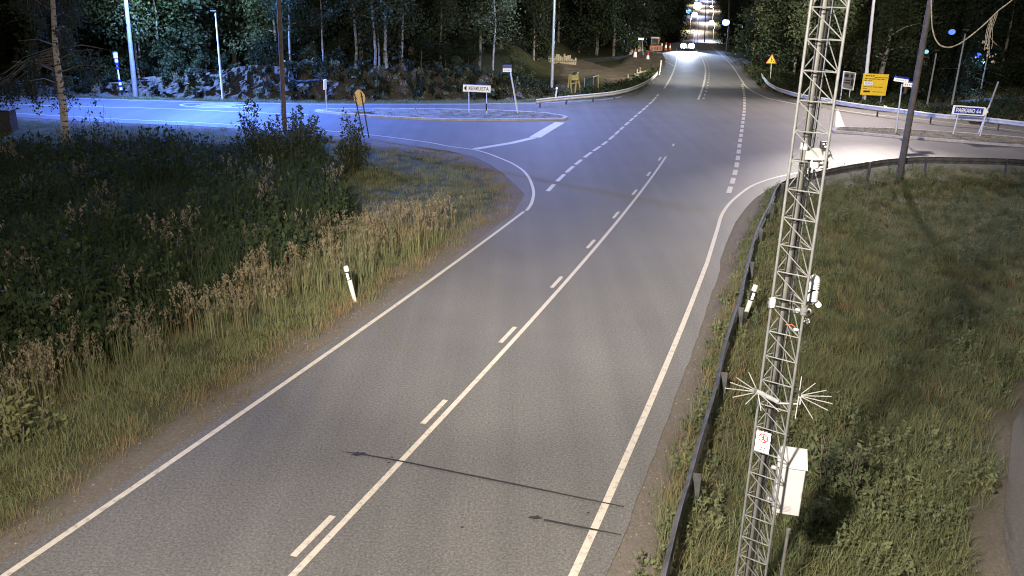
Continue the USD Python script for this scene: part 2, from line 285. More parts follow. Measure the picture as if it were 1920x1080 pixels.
# ------------------------------------------------------------------ road layout
W, X0, TH, CURV, PH = 3.39009, -6.08266, math.radians(20.84341), -1 / 465.3255, 9.9522
U, N = np.array([math.sin(TH), math.cos(TH)]), np.array([math.cos(TH), -math.sin(TH)])
def lane(s, off):
    s = np.atleast_1d(np.asarray(s, float)); t = CURV * s * s / 2 + np.asarray(off, float)
    return np.array([X0, 0]) + s[:, None] * U + t[:, None] * N
def s_of(p): return float((np.asarray(p)[:2] - [X0, 0]) @ U)
def zf(y):
    """Long profile: level to the crest, down into the dip, up the far hill."""
    return np.where(y < 150, 0, np.where(y < 350, -8.0 * smooth01(150, 350, y), -8.0 + 20 * (np.clip(y, 350, 640) - 350) / 290))
S_JL, S_JR = s_of(at(975, 404)), s_of(at(1340, 500))
left_corner = [(984, 365), (965, 345), (945, 327), (922, 310), (890, 294), (840, 283), (760, 272), (700, 263), (575, 249), (460, 242), (350, 235), (237, 231), (125, 226), (55, 221), (-100, 214), (-400, 200)]
far_left = [(-400, 168.5), (-100, 176.5), (122, 182.5), (250, 186.5), (480, 192.5), (655, 194), (955, 193), (1060, 189.5), (1135, 184.5), (1172, 178.5), (1205, 170), (1230, 150), (1244, 130), (1252, 112), (1256, 98), (1258, 88)]
far_right = [(1341, 88), (1350, 94), (1372, 112), (1396, 140), (1412, 158), (1430, 170), (1470, 183), (1502, 191), (1570, 200), (1640, 209), (1715, 216), (1790, 225), (1920, 239), (2200, 268)]
near_right = [(2200, 340), (2000, 318), (1920, 311), (1850, 305), (1750, 302), (1650, 306), (1560, 317), (1500, 331), (1475, 340), (1440, 355), (1417, 371), (1400, 388), (1380, 415), (1362, 455), (1350, 490)]
rj = np.random.default_rng(2); ragged = lambda n, a: np.convolve(rj.normal(0, 1, n + 4), [.2, .25, .3, .25], "same")[2:-2] * a     # crumbled asphalt edges
sL_, sR_ = np.linspace(-25, S_JL, 420), np.linspace(S_JR, -25, 420)
RIM = np.vstack([lane(sL_, -W - 0.25 + ragged(420, .015)), at2(left_corner), at2(far_left), at2(far_right), at2(near_right), lane(sR_, W + 0.42 + ragged(420, .022))])
ROAD = Polygon(RIM).buffer(0)
shapely.prepare(ROAD)
FAR_L, FAR_R = at2([(1258, 88)])[0], at2([(1341, 88)])[0]
# beyond the junction the road runs on over the crest and up the far hill
fy = np.concatenate([np.linspace(FAR_L[1], 350, 40), np.linspace(360, 640, 40)])
fc0 = (FAR_L + FAR_R) / 2; fhalf0 = (FAR_R[0] - FAR_L[0]) / 2
def far_centre(y):
    aim_x = y * (1274.5 - 960) / F / cp     # keeps bending away to the left as the road climbs
    k = smooth01(fc0[1], 330, y); return (fc0[0] + (y - fc0[1]) * 0.22) * (1 - k) + aim_x * 0.985 * k
def far_half(y): return fhalf0 + (3.1 - fhalf0) * smooth01(fc0[1], 260, y)
FARROAD = LineString(np.stack([far_centre(fy), fy], 1)).buffer(4)
ROADS = unary_union([ROAD, FARROAD]); shapely.prepare(ROADS)

PATH_NEAR = Polygon(at2([(1908, 760), (1894, 900), (1884, 1080), (1884, 1250), (2300, 1250), (2300, 800), (2050, 700), (1950, 690)])); 
PATH_FAR = Polygon(at2([(1668, 202), (1745, 193), (1830, 186), (1960, 178), (2100, 172), (2100, 178), (1960, 186), (1900, 189), (1790, 196), (1740, 203)]))
SAND = Polygon(at2([(1010, 181), (1045, 150), (1046, 122), (1075, 116), (1112, 120), (1150, 128), (1180, 112), (1206, 104), (1240, 108), (1243, 116), (1236, 134), (1215, 148), (1180, 161), (1130, 171), (1060, 178)]))
for q in (PATH_NEAR, PATH_FAR, SAND): shapely.prepare(q)

ROCK_BASE = at2([(-200, 176), (60, 178), (170, 180), (265, 181), (380, 184), (480, 186), (560, 187.5), (655, 188.5), (760, 188), (860, 187.5), (960, 186.5), (1010, 184), (1030, 176)])
ROCK_TOPPX = [(-200, 170), (60, 171), (170, 168), (265, 150), (350, 142), (480, 131), (560, 130), (655, 135), (760, 133), (860, 141), (960, 153), (1010, 168), (1030, 173)]
ROCK_H = np.array([max(0.25, atY(x, y, b[1] + 0.8)[2]) for (x, y), b in zip(ROCK_TOPPX, ROCK_BASE)])
ROCKLINE = LineString(ROCK_BASE); HILLSIDE = Polygon(np.vstack([ROCK_BASE, [(2.6, 76), (4, 90), (8, 115), (12, 150), (-160, 150), (-160, 62)]])).buffer(0)
EASTEDGE = LineString([(1.9, 67), (2.6, 76), (4, 90), (8, 115), (12, 150)]); shapely.prepare(EASTEDGE); shapely.prepare(HILLSIDE); shapely.prepare(ROCKLINE)

def ground_z(x, y):
    x, y = np.asarray(x, float), np.asarray(y, float); P = shapely.points(x, y)
    d = shapely.distance(ROADS, P); z = -0.014 - 0.12 * smooth01(0.25, 1.6, d)
    cx_ = X0 + y * math.tan(TH)
    leftfield = (x < cx_ - W) & (y < 60); rightfield = (x > cx_) & (y < 46)
    z = z - np.where(leftfield, 0.75 * smooth01(2.0, 7.0, d), 0) - np.where(rightfield, 0.35 * smooth01(2.0, 7.0, d), 0)
    z = z + 0.18 * (meshkit.fbm(np.stack([x * 0.25, y * 0.25, 0 * x], -1), 3, 5) - 0.5) * smooth01(0.8, 3.0, d)
    hill = shapely.contains(HILLSIDE, P); dr = shapely.distance(ROCKLINE, P)
    hh = np.interp(x, ROCK_BASE[:, 0], ROCK_H)
    east = smooth01(0.0, 5.0, shapely.distance(EASTEDGE, P))
    z = np.where(hill, z + (hh * smooth01(0.35, 1.3, dr) + 0.05 * np.clip(dr - 1, 0, 40)) * east, z)
    sand = shapely.distance(SAND, P); back = shapely.distance(LineString(at2([(1010, 181), (1060, 178), (1130, 171), (1180, 161), (1236, 134)])), P)
    z = z + np.where(sand < 0.01, 0.9 * smooth01(3, 22, back) + 0.25 * (meshkit.fbm(np.stack([x * .5, y * .5, 0 * x], -1), 3, 9) - .5), 0)
    return z + zf(y)
def gz(x, y): return float(ground_z(np.array([x]), np.array([y]))[0])
def on(px, py):
    """Where the sight line through a survey pixel meets the terrain."""
    z = 0.0
    for _ in range(6):
        p = at(px, py, z); z = gz(p[0], p[1])
    return at(px, py, z)

# ground sheet
gx = np.unique(np.round(np.concatenate([np.linspace(-600, -90, 25), np.arange(-90, -36, 1.5), np.arange(-36, 40, 0.55), np.arange(40, 110, 2.0), np.linspace(112, 600, 25)]), 3))
gy = np.unique(np.round(np.concatenate([np.linspace(-120, -20, 12), np.arange(-20, 5, 2.0), np.arange(5, 72, 0.55), np.arange(72, 130, 1.0), np.arange(130, 300, 6.0), np.linspace(300, 900, 40)]), 3))
GX, GY = np.meshgrid(gx, gy); gxx, gyy = GX.ravel(), GY.ravel(); gzz = ground_z(gxx, gyy)
nx = len(gx); i, j = np.meshgrid(np.arange(len(gy) - 1), np.arange(nx - 1), indexing="ij"); q = (i * nx + j).ravel()
gf = np.stack([q, q + 1, q + nx + 1, q + nx], 1)
g = usdkit.mesh(stage, "/World/ground", (np.stack([gxx, gyy, gzz], 1), gf), A["ground"], smooth=True); tags(g.GetPrim(), kind="structure")
PT = shapely.points(gxx, gyy); dR = shapely.distance(ROADS, PT); rnd = meshkit.fbm(np.stack([gxx * .7, gyy * .7, gxx * 0], -1), 3, 2)
grav = 1 - smooth01(0.5, 1.3, dR + (rnd - 0.5) * 1.0); dPN = shapely.distance(PATH_NEAR, PT); grav = np.maximum(grav, 1 - smooth01(0.1, 0.8, dPN))
sandw = 1 - smooth01(-0.1, 1.0, shapely.distance(SAND, PT))
UsdGeom.PrimvarsAPI(g).CreatePrimvar("gravel", Sdf.ValueTypeNames.FloatArray, "vertex").Set(Vt.FloatArray.FromNumpy(grav.astype(np.float32)))
UsdGeom.PrimvarsAPI(g).CreatePrimvar("sandy", Sdf.ValueTypeNames.FloatArray, "vertex").Set(Vt.FloatArray.FromNumpy(sandw.astype(np.float32)))

# ------------------------------------------------------------------ asphalt and painted markings
road = thing("road", kind="structure")
def sheet(poly, z, skirt=0.06):
    v, f = trimesh.creation.triangulate_polygon(poly, engine="earcut"); n = len(v)
    a = np.column_stack([v, np.full(n, z)])
    t = trimesh.Trimesh(a, f, process=False)
    if t.face_normals[:, 2].mean() < 0: f = f[:, ::-1]
    r = np.array(poly.exterior.coords)[:-1]; m = len(r)
    k = np.arange(m); sv = np.vstack([np.column_stack([r, np.full(m, z)]), np.column_stack([r, np.full(m, z - skirt)])])
    sf = np.stack([k, (k + 1) % m, (k + 1) % m + m, k + m], 1)
    return MB().add(a, f).add(sv, sf)
part(road, "asphalt", sheet(ROAD, 0.0, 0.12), A["asphalt"])
fl, fr = np.stack([far_centre(fy) - far_half(fy), fy, zf(fy)], 1), np.stack([far_centre(fy) + far_half(fy), fy, zf(fy)], 1)
fl[0, :2], fr[0, :2] = FAR_L, FAR_R; k = np.arange(len(fy) - 1); n_ = len(fy)
part(road, "far_carriageway", MB().add(np.vstack([fl, fr]), np.stack([k, k + n_, k + n_ + 1, k + 1], 1)), A["asphalt"])

def strip(pts, w, z=0.005):
    p = np.asarray(pts, float); t = np.gradient(p, axis=0); t /= np.linalg.norm(t, axis=1, keepdims=True); n = np.stack([t[:, 1], -t[:, 0]], 1)
    w = np.broadcast_to(w, (len(p),))[:, None]
    a, b = p - n * w / 2, p + n * w / 2; m = len(p); k = np.arange(m - 1)
    zz = np.full((m, 1), z) if np.ndim(z) == 0 else np.asarray(z)[:, None]
    return MB().add(np.vstack([np.hstack([a, zz]), np.hstack([b, zz])]), np.stack([k, k + m, k + m + 1, k + 1], 1))
def spline(pts, step=0.5):
    from scipy.interpolate import PchipInterpolator
    p = np.asarray(pts, float); s = np.concatenate([[0], np.cumsum(np.linalg.norm(np.diff(p, axis=0), axis=1))])
    q = np.linspace(0, s[-1], max(2, int(s[-1] / step) + 1)); return PchipInterpolator(s, p, axis=0)(q)
def along(p, a, b):
    s = np.concatenate([[0], np.cumsum(np.linalg.norm(np.diff(p, axis=0), axis=1))]); q = np.linspace(a, b, 4)
    return np.stack([np.interp(q, s, p[:, 0]), np.interp(q, s, p[:, 1])], 1), s[-1]
corner_left = [(987, 395), (997, 380), (1000.5, 360), (995, 340), (985, 324), (965, 309), (940, 297.5), (890, 281), (840, 274), (815, 269), (730, 257), (640, 247.5), (575, 242.5), (460, 235), (350, 229), (237, 224), (125, 218), (55, 214), (-100, 207), (-300, 197)]
part(road, "edge_line", strip(lane(np.linspace(-25, s_of(at(985, 397)), 80), -W), 0.105), A["paint"], label="edge line along the left verge")
part(road, "edge_line", strip(spline(at2(corner_left), 0.3), 0.115), A["paint"], label="edge line curving into the left side road")
rl = [(1325, 495), (1345, 430), (1352.5, 405), (1365, 385), (1385, 366), (1412, 347.5), (1450, 334), (1500, 323), (1560, 312), (1650, 301), (1750, 297), (1850, 300), (1920, 306), (2150, 332)]
sR = s_of(at(1325, 495))
part(road, "edge_line", strip(np.vstack([lane(np.linspace(-25, sR - 0.5, 80), W), spline(at2(rl), 0.4)]), 0.115), A["paint"], label="edge line by the guard rail, curving into the right side road")
part(road, "centre_line", strip(lane(np.linspace(-25, s_of(at(1252, 294)), 90), 0), 0.10), A["paint"])
for i in range(-3, 10):
    if i == 9: a, b = PH + 36.6, PH + 37.4
    else: a, b = PH + 4 * i, PH + 4 * i + 1
    part(road, "centre_dash", strip(lane(np.linspace(a, b, 4), -0.22 if i < 9 else 0.0), 0.10), A["paint"])
fline = at2([(-300, 172), (-100, 178), (122, 184), (250, 188), (425, 192.5), (480, 194), (655, 195.5), (955, 194.5), (1060, 191), (1135, 186), (1165, 181.5)])
part(road, "edge_line", strip(spline(fline, 1), 0.14), A["paint"], label="edge line at the far side of the left side road")
ml = at2([(1245, 166), (1254, 152), (1260, 140), (1265, 127), (1268, 115), (1269.5, 100), (1268, 89)])
part(road, "edge_line", strip(spline(ml, 1), 0.16), A["paint"])
mc = at2([(1309, 187), (1317, 166), (1322, 145), (1322.5, 127), (1317.5, 112), (1311, 100), (1303, 91)])
part(road, "centre_line", strip(spline(mc, 1), 0.17), A["paint"])
mcs = spline(mc + [0.42, 0.1], 1)
for i in range(18):
    p, tot = along(mcs, 0.5 + i * 3, 1.5 + i * 3)
    if 1.5 + i * 3 < tot: part(road, "centre_dash", strip(p, 0.14), A["paint"])
mr = at2([(1334, 88.5), (1350, 101), (1367, 117), (1382, 137), (1390, 150), (1402, 165), (1422, 177), (1439, 184), (1477, 192), (1502, 197), (1570, 206), (1640, 215), (1715, 222), (1790, 231), (1915, 246), (2150, 275)])
part(road, "edge_line", strip(spline(mr, 1), 0.15), A["paint"], label="edge line bending from the far road into the right side road")
part(road, "edge_line", strip(at2([(1245, 114), (1255, 119), (1263, 123.5)]), 0.15), A["paint"])
part(road, "edge_line", strip(at2([(1369, 116), (1383, 111.5), (1392, 109)]), 0.12), A["paint"])
d1 = spline(at2([(1027, 358.5), (1064, 321.5), (1104, 289), (1134, 268.5), (1166, 240.5), (1189, 220), (1210, 202), (1225, 188), (1235, 176)]), 0.5)
tot = along(d1, 0, 1)[1]; nd = 20
for i in range(nd):
    a = i * tot / nd; part(road, "turning_dash", strip(along(d1, a, a + tot / nd * (0.80 if i % 3 else 0.68))[0], 0.17), A["paint"])
d2 = spline(at2([(1366, 362), (1379, 321), (1384, 294), (1386, 277), (1388.5, 260), (1392, 235), (1395, 212), (1396, 195), (1395, 175), (1391, 157)]), 0.5)
tot = along(d2, 0, 1)[1]; nd = 26
for i in range(nd):
    a = i * tot / nd; part(road, "turning_dash", strip(along(d2, a, a + tot / nd * 0.66)[0], 0.20), A["paint"])
part(road, "stop_bar", strip(at2([(1050, 229.5), (1026, 243.5), (1003, 257.5)]), 0.62), A["paint"])
part(road, "stop_bar", strip(at2([(1002, 258), (960, 268), (890, 279.5)]), 0.40), A["paint"])
part(road, "centre_line", strip(spline(at2([(-300, 184), (52, 196.5), (122, 199), (250, 202), (475, 211), (577, 215.5)]), 1), 0.15), A["paint"], label="centre line of the left side road")
rc = at(402, 197.6)[:2]; ra = at(340, 196)[:2]; rb = at(464, 199.5)[:2]; ax = (rb - ra) / 2; ay = np.array([-ax[1], ax[0]]) / np.linalg.norm(ax) * 1.15
an = np.linspace(0, 2 * np.pi, 49); part(road, "painted_ring", strip(np.array([rc + ax * math.cos(t) + ay * math.sin(t) for t in an]), 0.22), A["paint"])
for sgn in (-1, 1):
    part(road, "painted_figure", strip(np.array([rc + ax * (0.05 + 0.6 * math.cos(t) * .85) + ay * (sgn * 0.36 + 0.22 * math.sin(t)) for t in an]), 0.16), A["paint"])
TRI = Polygon(at2([(1566, 241), (1568, 207), (1572, 205), (1585, 240)]))
part(road, "painted_nose", sheet(TRI, 0.0055, 0.003), A["paint"])
part(road, "sealed_cut", strip(at2([(640, 847.5), (664, 850), (682, 853), (750, 865), (960, 907.5), (1170, 951)]), [0.012, 0.03, 0.04, 0.04, 0.045, 0.03], 0.009), A["tar"])
part(road, "sealed_cut", strip(at2([(1020, 975.5), (1110, 993), (1165, 1003.5)]), [0.05, 0.045, 0.02], 0.009), A["tar"])
rng = np.random.default_rng(4)
def blotch(px, py, r, n=14):
    c = at(px, py)[:2]; a = np.linspace(0, 2 * np.pi, n, endpoint=False); rr = r * rng.uniform(0.4, 1.2, n)
    return sheet(Polygon(np.stack([c[0] + 1.8 * rr * np.cos(a), c[1] + rr * np.sin(a)], 1)).buffer(0), 0.0095, 0.002)
part(road, "tar_blot", blotch(672, 851.5, 0.07), A["tar"]); part(road, "tar_blot", blotch(1003, 971, 0.05), A["tar"])
for px, py in ((735, 858), (729, 868), (1104, 962), (866, 989)): part(road, "tar_blot", blotch(px, py, 0.018, 8), A["tar"])

# traffic islands with kerbs
def island(pts, name, h=0.13):
    P = Polygon(at2(pts)).buffer(0); inner = P.buffer(-0.28); t = thing(name, kind="structure")
    pieces = np.array(P.exterior.coords); kp = P.difference(P.buffer(-0.24))
    m = MB(); ring = trimesh.creation.extrude_polygon(kp, h + 0.02, engine="earcut"); m.add(ring.vertices + [0, 0, -0.02], ring.faces); part(t, "kerb", m, A["kerb"])
    top = P.buffer(-0.24); v, f = trimesh.creation.triangulate_polygon(Polygon(np.array(top.exterior.coords)).segmentize(0.8), engine="earcut")
    vv = np.column_stack([v, np.full(len(v), h - 0.02)]); tt = trimesh.Trimesh(vv, f, process=False)
    if tt.face_normals[:, 2].mean() < 0: f = f[:, ::-1]
    part(t, "turf", (vv, f), A["island"]); return P
ISL_L = island([(590, 209.5), (610, 207.5), (705, 206), (830, 207), (955, 210), (1030, 215), (1058, 219.5), (1065, 222.5), (1058, 226), (960, 227), (880, 227), (805, 226), (705, 221), (640, 216), (605, 212)], "island_left")
ISL_R = island([(1563, 249), (1559, 246), (1567, 241), (1610, 241.5), (1665, 243), (1740, 247.5), (1815, 252.5), (1920, 261), (2100, 277), (2100, 296), (1920, 276.5), (1802, 267.5), (1690, 259.5), (1620, 253)], "island_right")
single("far_path", sheet(PATH_FAR.buffer(0), 0.0, 0.4), A["path"], kind="structure")
single("near_path", sheet(PATH_NEAR.buffer(0), -0.36, 0.3), A["path"], kind="structure")

# ------------------------------------------------------------------ rock cut with its fallen log
def rock_wall():
    r = np.random.default_rng(11); base = spline(ROCK_BASE, 0.16); n = len(base); hs = np.interp(base[:, 0], ROCK_BASE[:, 0], ROCK_H); m = 26
    t = np.gradient(base, axis=0); t /= np.linalg.norm(t, axis=1, keepdims=True); nrm = np.stack([t[:, 1], -t[:, 0]], 1)   # towards the road
    s = np.arange(n) * 0.16; u = np.linspace(0, 1, m)
    S, Uu = np.meshgrid(s, u, indexing="ij"); Z = Uu * (hs[:, None] + 0.35)
    seeds = np.column_stack([r.uniform(0, s[-1], 1500), r.uniform(-0.5, 3.6, 1500)]); val = r.uniform(-0.26, 0.26, 1500); tx = r.normal(0, 0.3, 1500); tz = r.normal(0, 0.25, 1500)
    q = np.column_stack([S.ravel() + 0.5 * Z.ravel() * 0.3, Z.ravel() * 0.75]); q += 0.22 * (np.stack([meshkit.fbm(np.stack([q[:, 0] * 1.7, q[:, 1] * 1.7, np.full(len(q), k)], -1), 3, k + 3) for k in (0, 7)], 1) - .5)
    _, idx = cKDTree(seeds).query(q); dv = val[idx] + tx[idx] * (q[:, 0] - seeds[idx, 0]) + tz[idx] * (q[:, 1] - seeds[idx, 1])
    fb = meshkit.fbm(np.stack([S.ravel() * 1.2, Z.ravel() * 1.6, 0 * Z.ravel()], -1), 4, 21) - .5
    out = (dv + 0.8 * fb).reshape(n, m) * np.clip(Uu * 6, 0.15, 1) - Uu * 0.75
    top = 0.35 * (meshkit.fbm(np.stack([S * 0.8, 0 * S, 0 * S], -1), 3, 33) - .3) * Uu
    P = np.stack([base[:, None, 0] + nrm[:, None, 0] * out, base[:, None, 1] + nrm[:, None, 1] * out, Z + top - 0.15], -1)
    back = P[:, -1:].copy(); back[:, :, :2] -= nrm[:, None] * 1.6; back[:, :, 2] -= 0.25; P = np.concatenate([P, back], 1); m += 1
    i, j = np.meshgrid(np.arange(n - 1), np.arange(m - 1), indexing="ij"); k = (i * m + j).ravel()
    return P.reshape(-1, 3), np.stack([k, k + m, k + m + 1, k + 1], 1)
ROCKMESH = rock_wall(); single("rock_face", ROCKMESH, A["rock"], kind="structure")
Yl = at(575, 188)[1] - 0.9
lg = thing("fallen_log", "dark bent log lying across the pale rock face behind the left side road", "log")
pts = [atY(x, y, Yl) for x, y in ((517, 138), (530, 141), (545, 148), (560, 152.5), (572, 153), (585, 151), (600, 150.5), (612, 149.5))]
part(lg, "trunk", MB().tube(spline(pts, 0.15), 0.085 + 0.03 * np.sin(np.arange(len(spline(pts, 0.15))) * 1.7)), A["rubber"], True)
rr = np.random.default_rng(3); m = MB()
for _ in range(26):
    a = atY(rr.uniform(594, 612), rr.uniform(139, 150), Yl + rr.normal(0, .15)); b = a + rr.normal(0, 0.28, 3) + [0, 0, .1]; m.tube([a, (a + b) / 2 + rr.normal(0, .05, 3), b], [0.02, 0.015, 0.008], 4)
part(lg, "root_plate", m, A["rubber"])
lg = thing("broken_branch", "short dark branch lying on the rock beside the tall bluish lamp pole", "branch")
Yb = at(270, 181)[1] - 0.7; part(lg, "limb", MB().tube([atY(258, 153, Yb), atY(270, 152, Yb), atY(286, 152, Yb)], [.06, .05, .03]), A["darksteel"], True)
part(lg, "twig", MB().tube([atY(268, 152, Yb), atY(275, 149, Yb - .1)], [.025, .012], 5), A["darksteel"])

# ------------------------------------------------------------------ poles and street lamps
def upright(bpx, tpx, Y=None):
    b = on(*bpx) if Y is None else atY(*bpx, Y); t = atY(*tpx, b[1]); d = (t - b) / (t[2] - b[2]); return b, d          # d: change per metre of height
def lamp_head(t, tip, direction, glow=None, size=1.0):
    d = np.asarray(direction, float); d /= np.linalg.norm(d); sd = np.array([d[1], -d[0], 0]); R = np.stack([d, -sd, [0, 0, 1.0]], 1)
    part(t, "lamp_head", MB().bevel_box(np.asarray(tip) + [0, 0, 0.05], (0.75 * size, 0.28 * size, 0.11 * size), 0.03, R), A["postgrey"])
    if glow: part(t, "lens", MB().box(np.asarray(tip) + [0, 0, -0.012 - 0.01 * size], (0.5 * size, 0.2 * size, 0.02), R), glow)
def street_lamp(label, bpx, tpx, head, m, r0=0.085, r1=0.05, beams=None, glow=None, group=None, Y=None):
    b, d = upright(bpx, tpx, Y); head = np.asarray(head, float); hz = head[2] + 0.15; top = b + d * (hz - b[2])
    t = thing("street_lamp", label, "street lamp", b, group)
    part(t, "pole", MB().tube([b - d * 0.3, b + d * 2.2, b + d * 2.25, top], [r0 * 1.15, r0 * 1.1, r0, r1], 12), m, 40)
    part(t, "door_hatch", MB().bevel_box(b + d * 0.9 + [0, -r0 * 1.05, 0], (0.09, 0.03, 0.32), 0.008), m)
    vec = head - top; vec[2] = 0; L = np.linalg.norm(vec)
    part(t, "arm", MB().tube([top, top + vec * 0.3 + [0, 0, 0.18], top + vec * 0.7 + [0, 0, 0.15], head + [0, 0, 0.1]], [r1, r1 * .9, r1 * .8, r1 * .7], 8), m, 40)
    lamp_head(t, head, vec / L, glow)
    for k, (tg, pw, c, cone) in enumerate(BEAMS[beams][1] if beams else []):
        p = numbered(t, "beam"); sp_ = spot(p, head - b + [0, 0, -0.18], np.asarray(tg, float) - b, pw, c, cone)
    return t
GLOW_W, GLOW_B = emit("lamp_glow_white", (1, 0.9, 0.8), 60), emit("lamp_glow_blue", (0.35, 0.5, 1), 60)
b = np.array([-0.9, -1.2, 0.0])
t = thing("street_lamp", "tall galvanised street lamp behind the viewpoint, its arm over the near lane", "street lamp", b)
part(t, "pole", MB().tube([b - [0, 0, .5], b + [0, 0, 10.0]], [0.1, 0.06], 12), A["galv"], 40)
part(t, "arm", MB().tube([b + [0, 0, 10], b + [-1, 0.7, 10.15], LAMP_NEAR + [0, 0, .1]], [.05, .045, .04]), A["galv"], 40); lamp_head(t, LAMP_NEAR, (-1, .7, 0), GLOW_W)
for tg, pw, c, cone in BEAMS["near"][1]: spot(numbered(t, "beam"), LAMP_NEAR - b - [0, 0, .18], np.asarray(tg, float) - b, pw, c, cone)
street_lamp("tall street lamp behind the yellow notice board at the right", (1620, 186), (1638.5, 0), LAMP_RIGHT, A["lamppole"], 0.13, 0.09, "right", GLOW_W, Y=66.9)
street_lamp("tallest pale street lamp left of the rock cut, beside the striped marker post", (253.5, 173), (236, 0), LAMP_LEFT, A["galv"], 0.15, 0.11, "left", GLOW_B, Y=60.1)
street_lamp("street lamp by the end of the guard rail, right of the street name sign", (1034, 180), (1040, 0), LAMP_MID, A["galv"], 0.11, 0.08, "mid", GLOW_B)
# the short lamp
b, d = upright((417.5, 181.5), (404, 25), 60.5); top = b + d * (atY(402, 23, b[1])[2] - b[2])
t = thing("street_lamp", "short slim street lamp with a small head in front of the rock cut", "street lamp", b)
part(t, "pole", MB().tube([b - d * .3, b + d * 1.5, top], [.085, .075, .05], 10), A["lamppole"], 40); lamp_head(t, top + [-0.12, -.05, .03], (-1, -.3, 0), None, 0.55)
# lamps far along the road: poles and glowing heads one can see
FARLAMPS = [("glowing street lamp above the bend of the far road, left of the slim bare pole", (1361, 97), (1361, 42), 0.6, (0.06, 0.11, 0.3), 350, 8),
            ("bright glowing street lamp at the right edge of the far hill road", (1308, 66), (1308, 11), 1.4, (0.6, 0.68, 1), 0, 0),
            ("white street lamp glowing left of the brightest one at the foot of the hill road", (1293, 70), (1291, 21), 0.9, (0.03, 0.06, 0.25), 0, 0),
            ("white street lamp glowing just below the brightest one at the foot of the hill road", (1303, 70), (1303, 27), 0.9, (0.5, 0.6, 1), 0, 0),
            ("bluish street lamp glowing through the trees beside the hanging cable", (1783, 205), (1785, 60), 0.24, (0.012, 0.022, 0.14), 0, 0),
            ("small cyan street lamp glowing left of the leaning dark pole top", (1738, 198), (1737, 97), 0.18, (0.02, 0.05, 0.06), 0, 0),
            ("deep blue street lamp glowing beside the strands of the hanging cable", (1836, 183), (1834, 104), 0.26, (0.006, 0.014, 0.16), 700, 6)]
for lab, bp, tp, rad, col, pw, drop in FARLAMPS:
    b = on(*bp) if bp[1] > 72 else np.array([*atY(*bp, 300)[:2], zf(np.array([300.0]))[0]]); hd = atY(*tp, b[1]); t = thing("street_lamp", lab, "street lamp", b)
    part(t, "pole", MB().tube([b - [0, 0, .3], [b[0], b[1], hd[2] - .1]], [.08, .05], 8), A["postgrey"], 40)
    part(t, "lamp_head", MB().bevel_box([b[0], b[1], hd[2] + rad * .75], (rad * 1.9, rad * 1.2, .1), .02), A["darksteel"])
    part(t, "globe", (trimesh.creation.icosphere(2, rad).vertices * [1, 1, .85] + hd, trimesh.creation.icosphere(2, rad).faces), emit("globe_" + lab.split()[0] + str(tp[0]), col, 14), True)
    if pw: spot(numbered(t, "beam"), hd - b - [0, 0, rad * 1.2], np.array([-3, -6.0, -2.0]), pw, (0.25, 0.45, 1), 85)
# lamps along the climbing far road
for k, (Y, side) in enumerate([(360, 1), (400, -1), (440, 1), (480, -1), (520, 1), (560, -1), (600, 1), (635, -1)]):
    c = far_centre(Y); b = np.array([c + side * 5.2, Y, zf(np.array([Y]))[0]]); hd = b + [-side * 1.2, 0, 8.0]
    t = thing("street_lamp", f"tiny glowing street lamp on the far hill road, {['lowest of all', 'second from the bottom', 'third from the bottom', 'fourth from the bottom', 'fourth from the top', 'third from the top', 'second from the top', 'topmost of all'][k]}", "street lamp", b, "lamps along the far hill road")
    part(t, "pole", MB().tube([b, b + [0, 0, 8.1]], [.12, .08], 6), A["postgrey"]); part(t, "arm", MB().tube([b + [0, 0, 8.1], hd + [0, 0, .1]], .06, 6), A["postgrey"])
    m = trimesh.creation.icosphere(2, 0.85); part(t, "globe", (m.vertices * [1, 1, .5] + hd, m.faces), emit(f"globe_far_{'abcdefgh'[k]}", (1, .93, .88) if k % 2 == 0 else (.05, .09, .4), 12), True)
    spot(numbered(t, "beam"), hd - b - [0, 0, .6], np.array([0, -.5, 0.0]), 22000, (1, .84, .74) if k % 3 else (.5, .55, 1), 80)
for k, (bp, tp, lab) in enumerate([((1321, 77), (1323, 15), "slim bare pole on the right side of the far road"), ((1365, 96), (1367, 0), "bare dark pole by the bend of the far road, under the blue lamp")]):
    b, d = upright(bp, tp); t = thing("utility_pole", lab, "pole", b); top = b + d * (atY(*tp, b[1])[2] + 1 - b[2])
    part(t, "shaft", MB().tube([b - d * .3, top], [.17, .12], 8), A["duct"] if k == 0 else A["wood"], 40); part(t, "cap", MB().lathe([(0, .08), (.12, .03), (.13, 0), (0, 0)], top, 8), A["darksteel"])

def utility_pole(label, bpx, tpx, height, r0, r1, m):
    b, d = upright(bpx, tpx); t = thing("utility_pole", label, "pole", b); hs = np.linspace(-0.5, height, 9)
    part(t, "shaft", MB().tube([b + d * h for h in hs], np.linspace(r0, r1, 9), 12), m, 40)
    tp = b + d * height; part(t, "cap", MB().lathe([(0, .1), (r1 * .9, .02), (r1 * 1.1, 0), (0, 0)], tp, 12), A["darksteel"])
    part(t, "crossarm", MB().box(tp - [0, 0, .4], (1.4, .1, .1)), m)
    for k in (-.6, 0, .6): part(t, "insulator", MB().lathe([(0, 0), (.05, 0), (.06, .06), (.035, .1), (.05, .14), (0, .16)], tp + [k, 0, -.35], 10), A["white"], True)
    return b, d, t
utility_pole("brown wooden pole rising from the tall bush at the left", (534, 246), (522.5, 0), 9.0, 0.135, 0.11, A["wood"])
PB, PD, _ = utility_pole("dark leaning wooden pole standing in front of the right guard rail", (1686, 333), (1745, 0), 10.0, 0.155, 0.11, A["darkpole"])
b, d, t = utility_pole("dark pole with a diamond sign beside the right verge of the far road", (1411.5, 120), (1425, 0), 9.5, 0.17, 0.13, A["wood"])
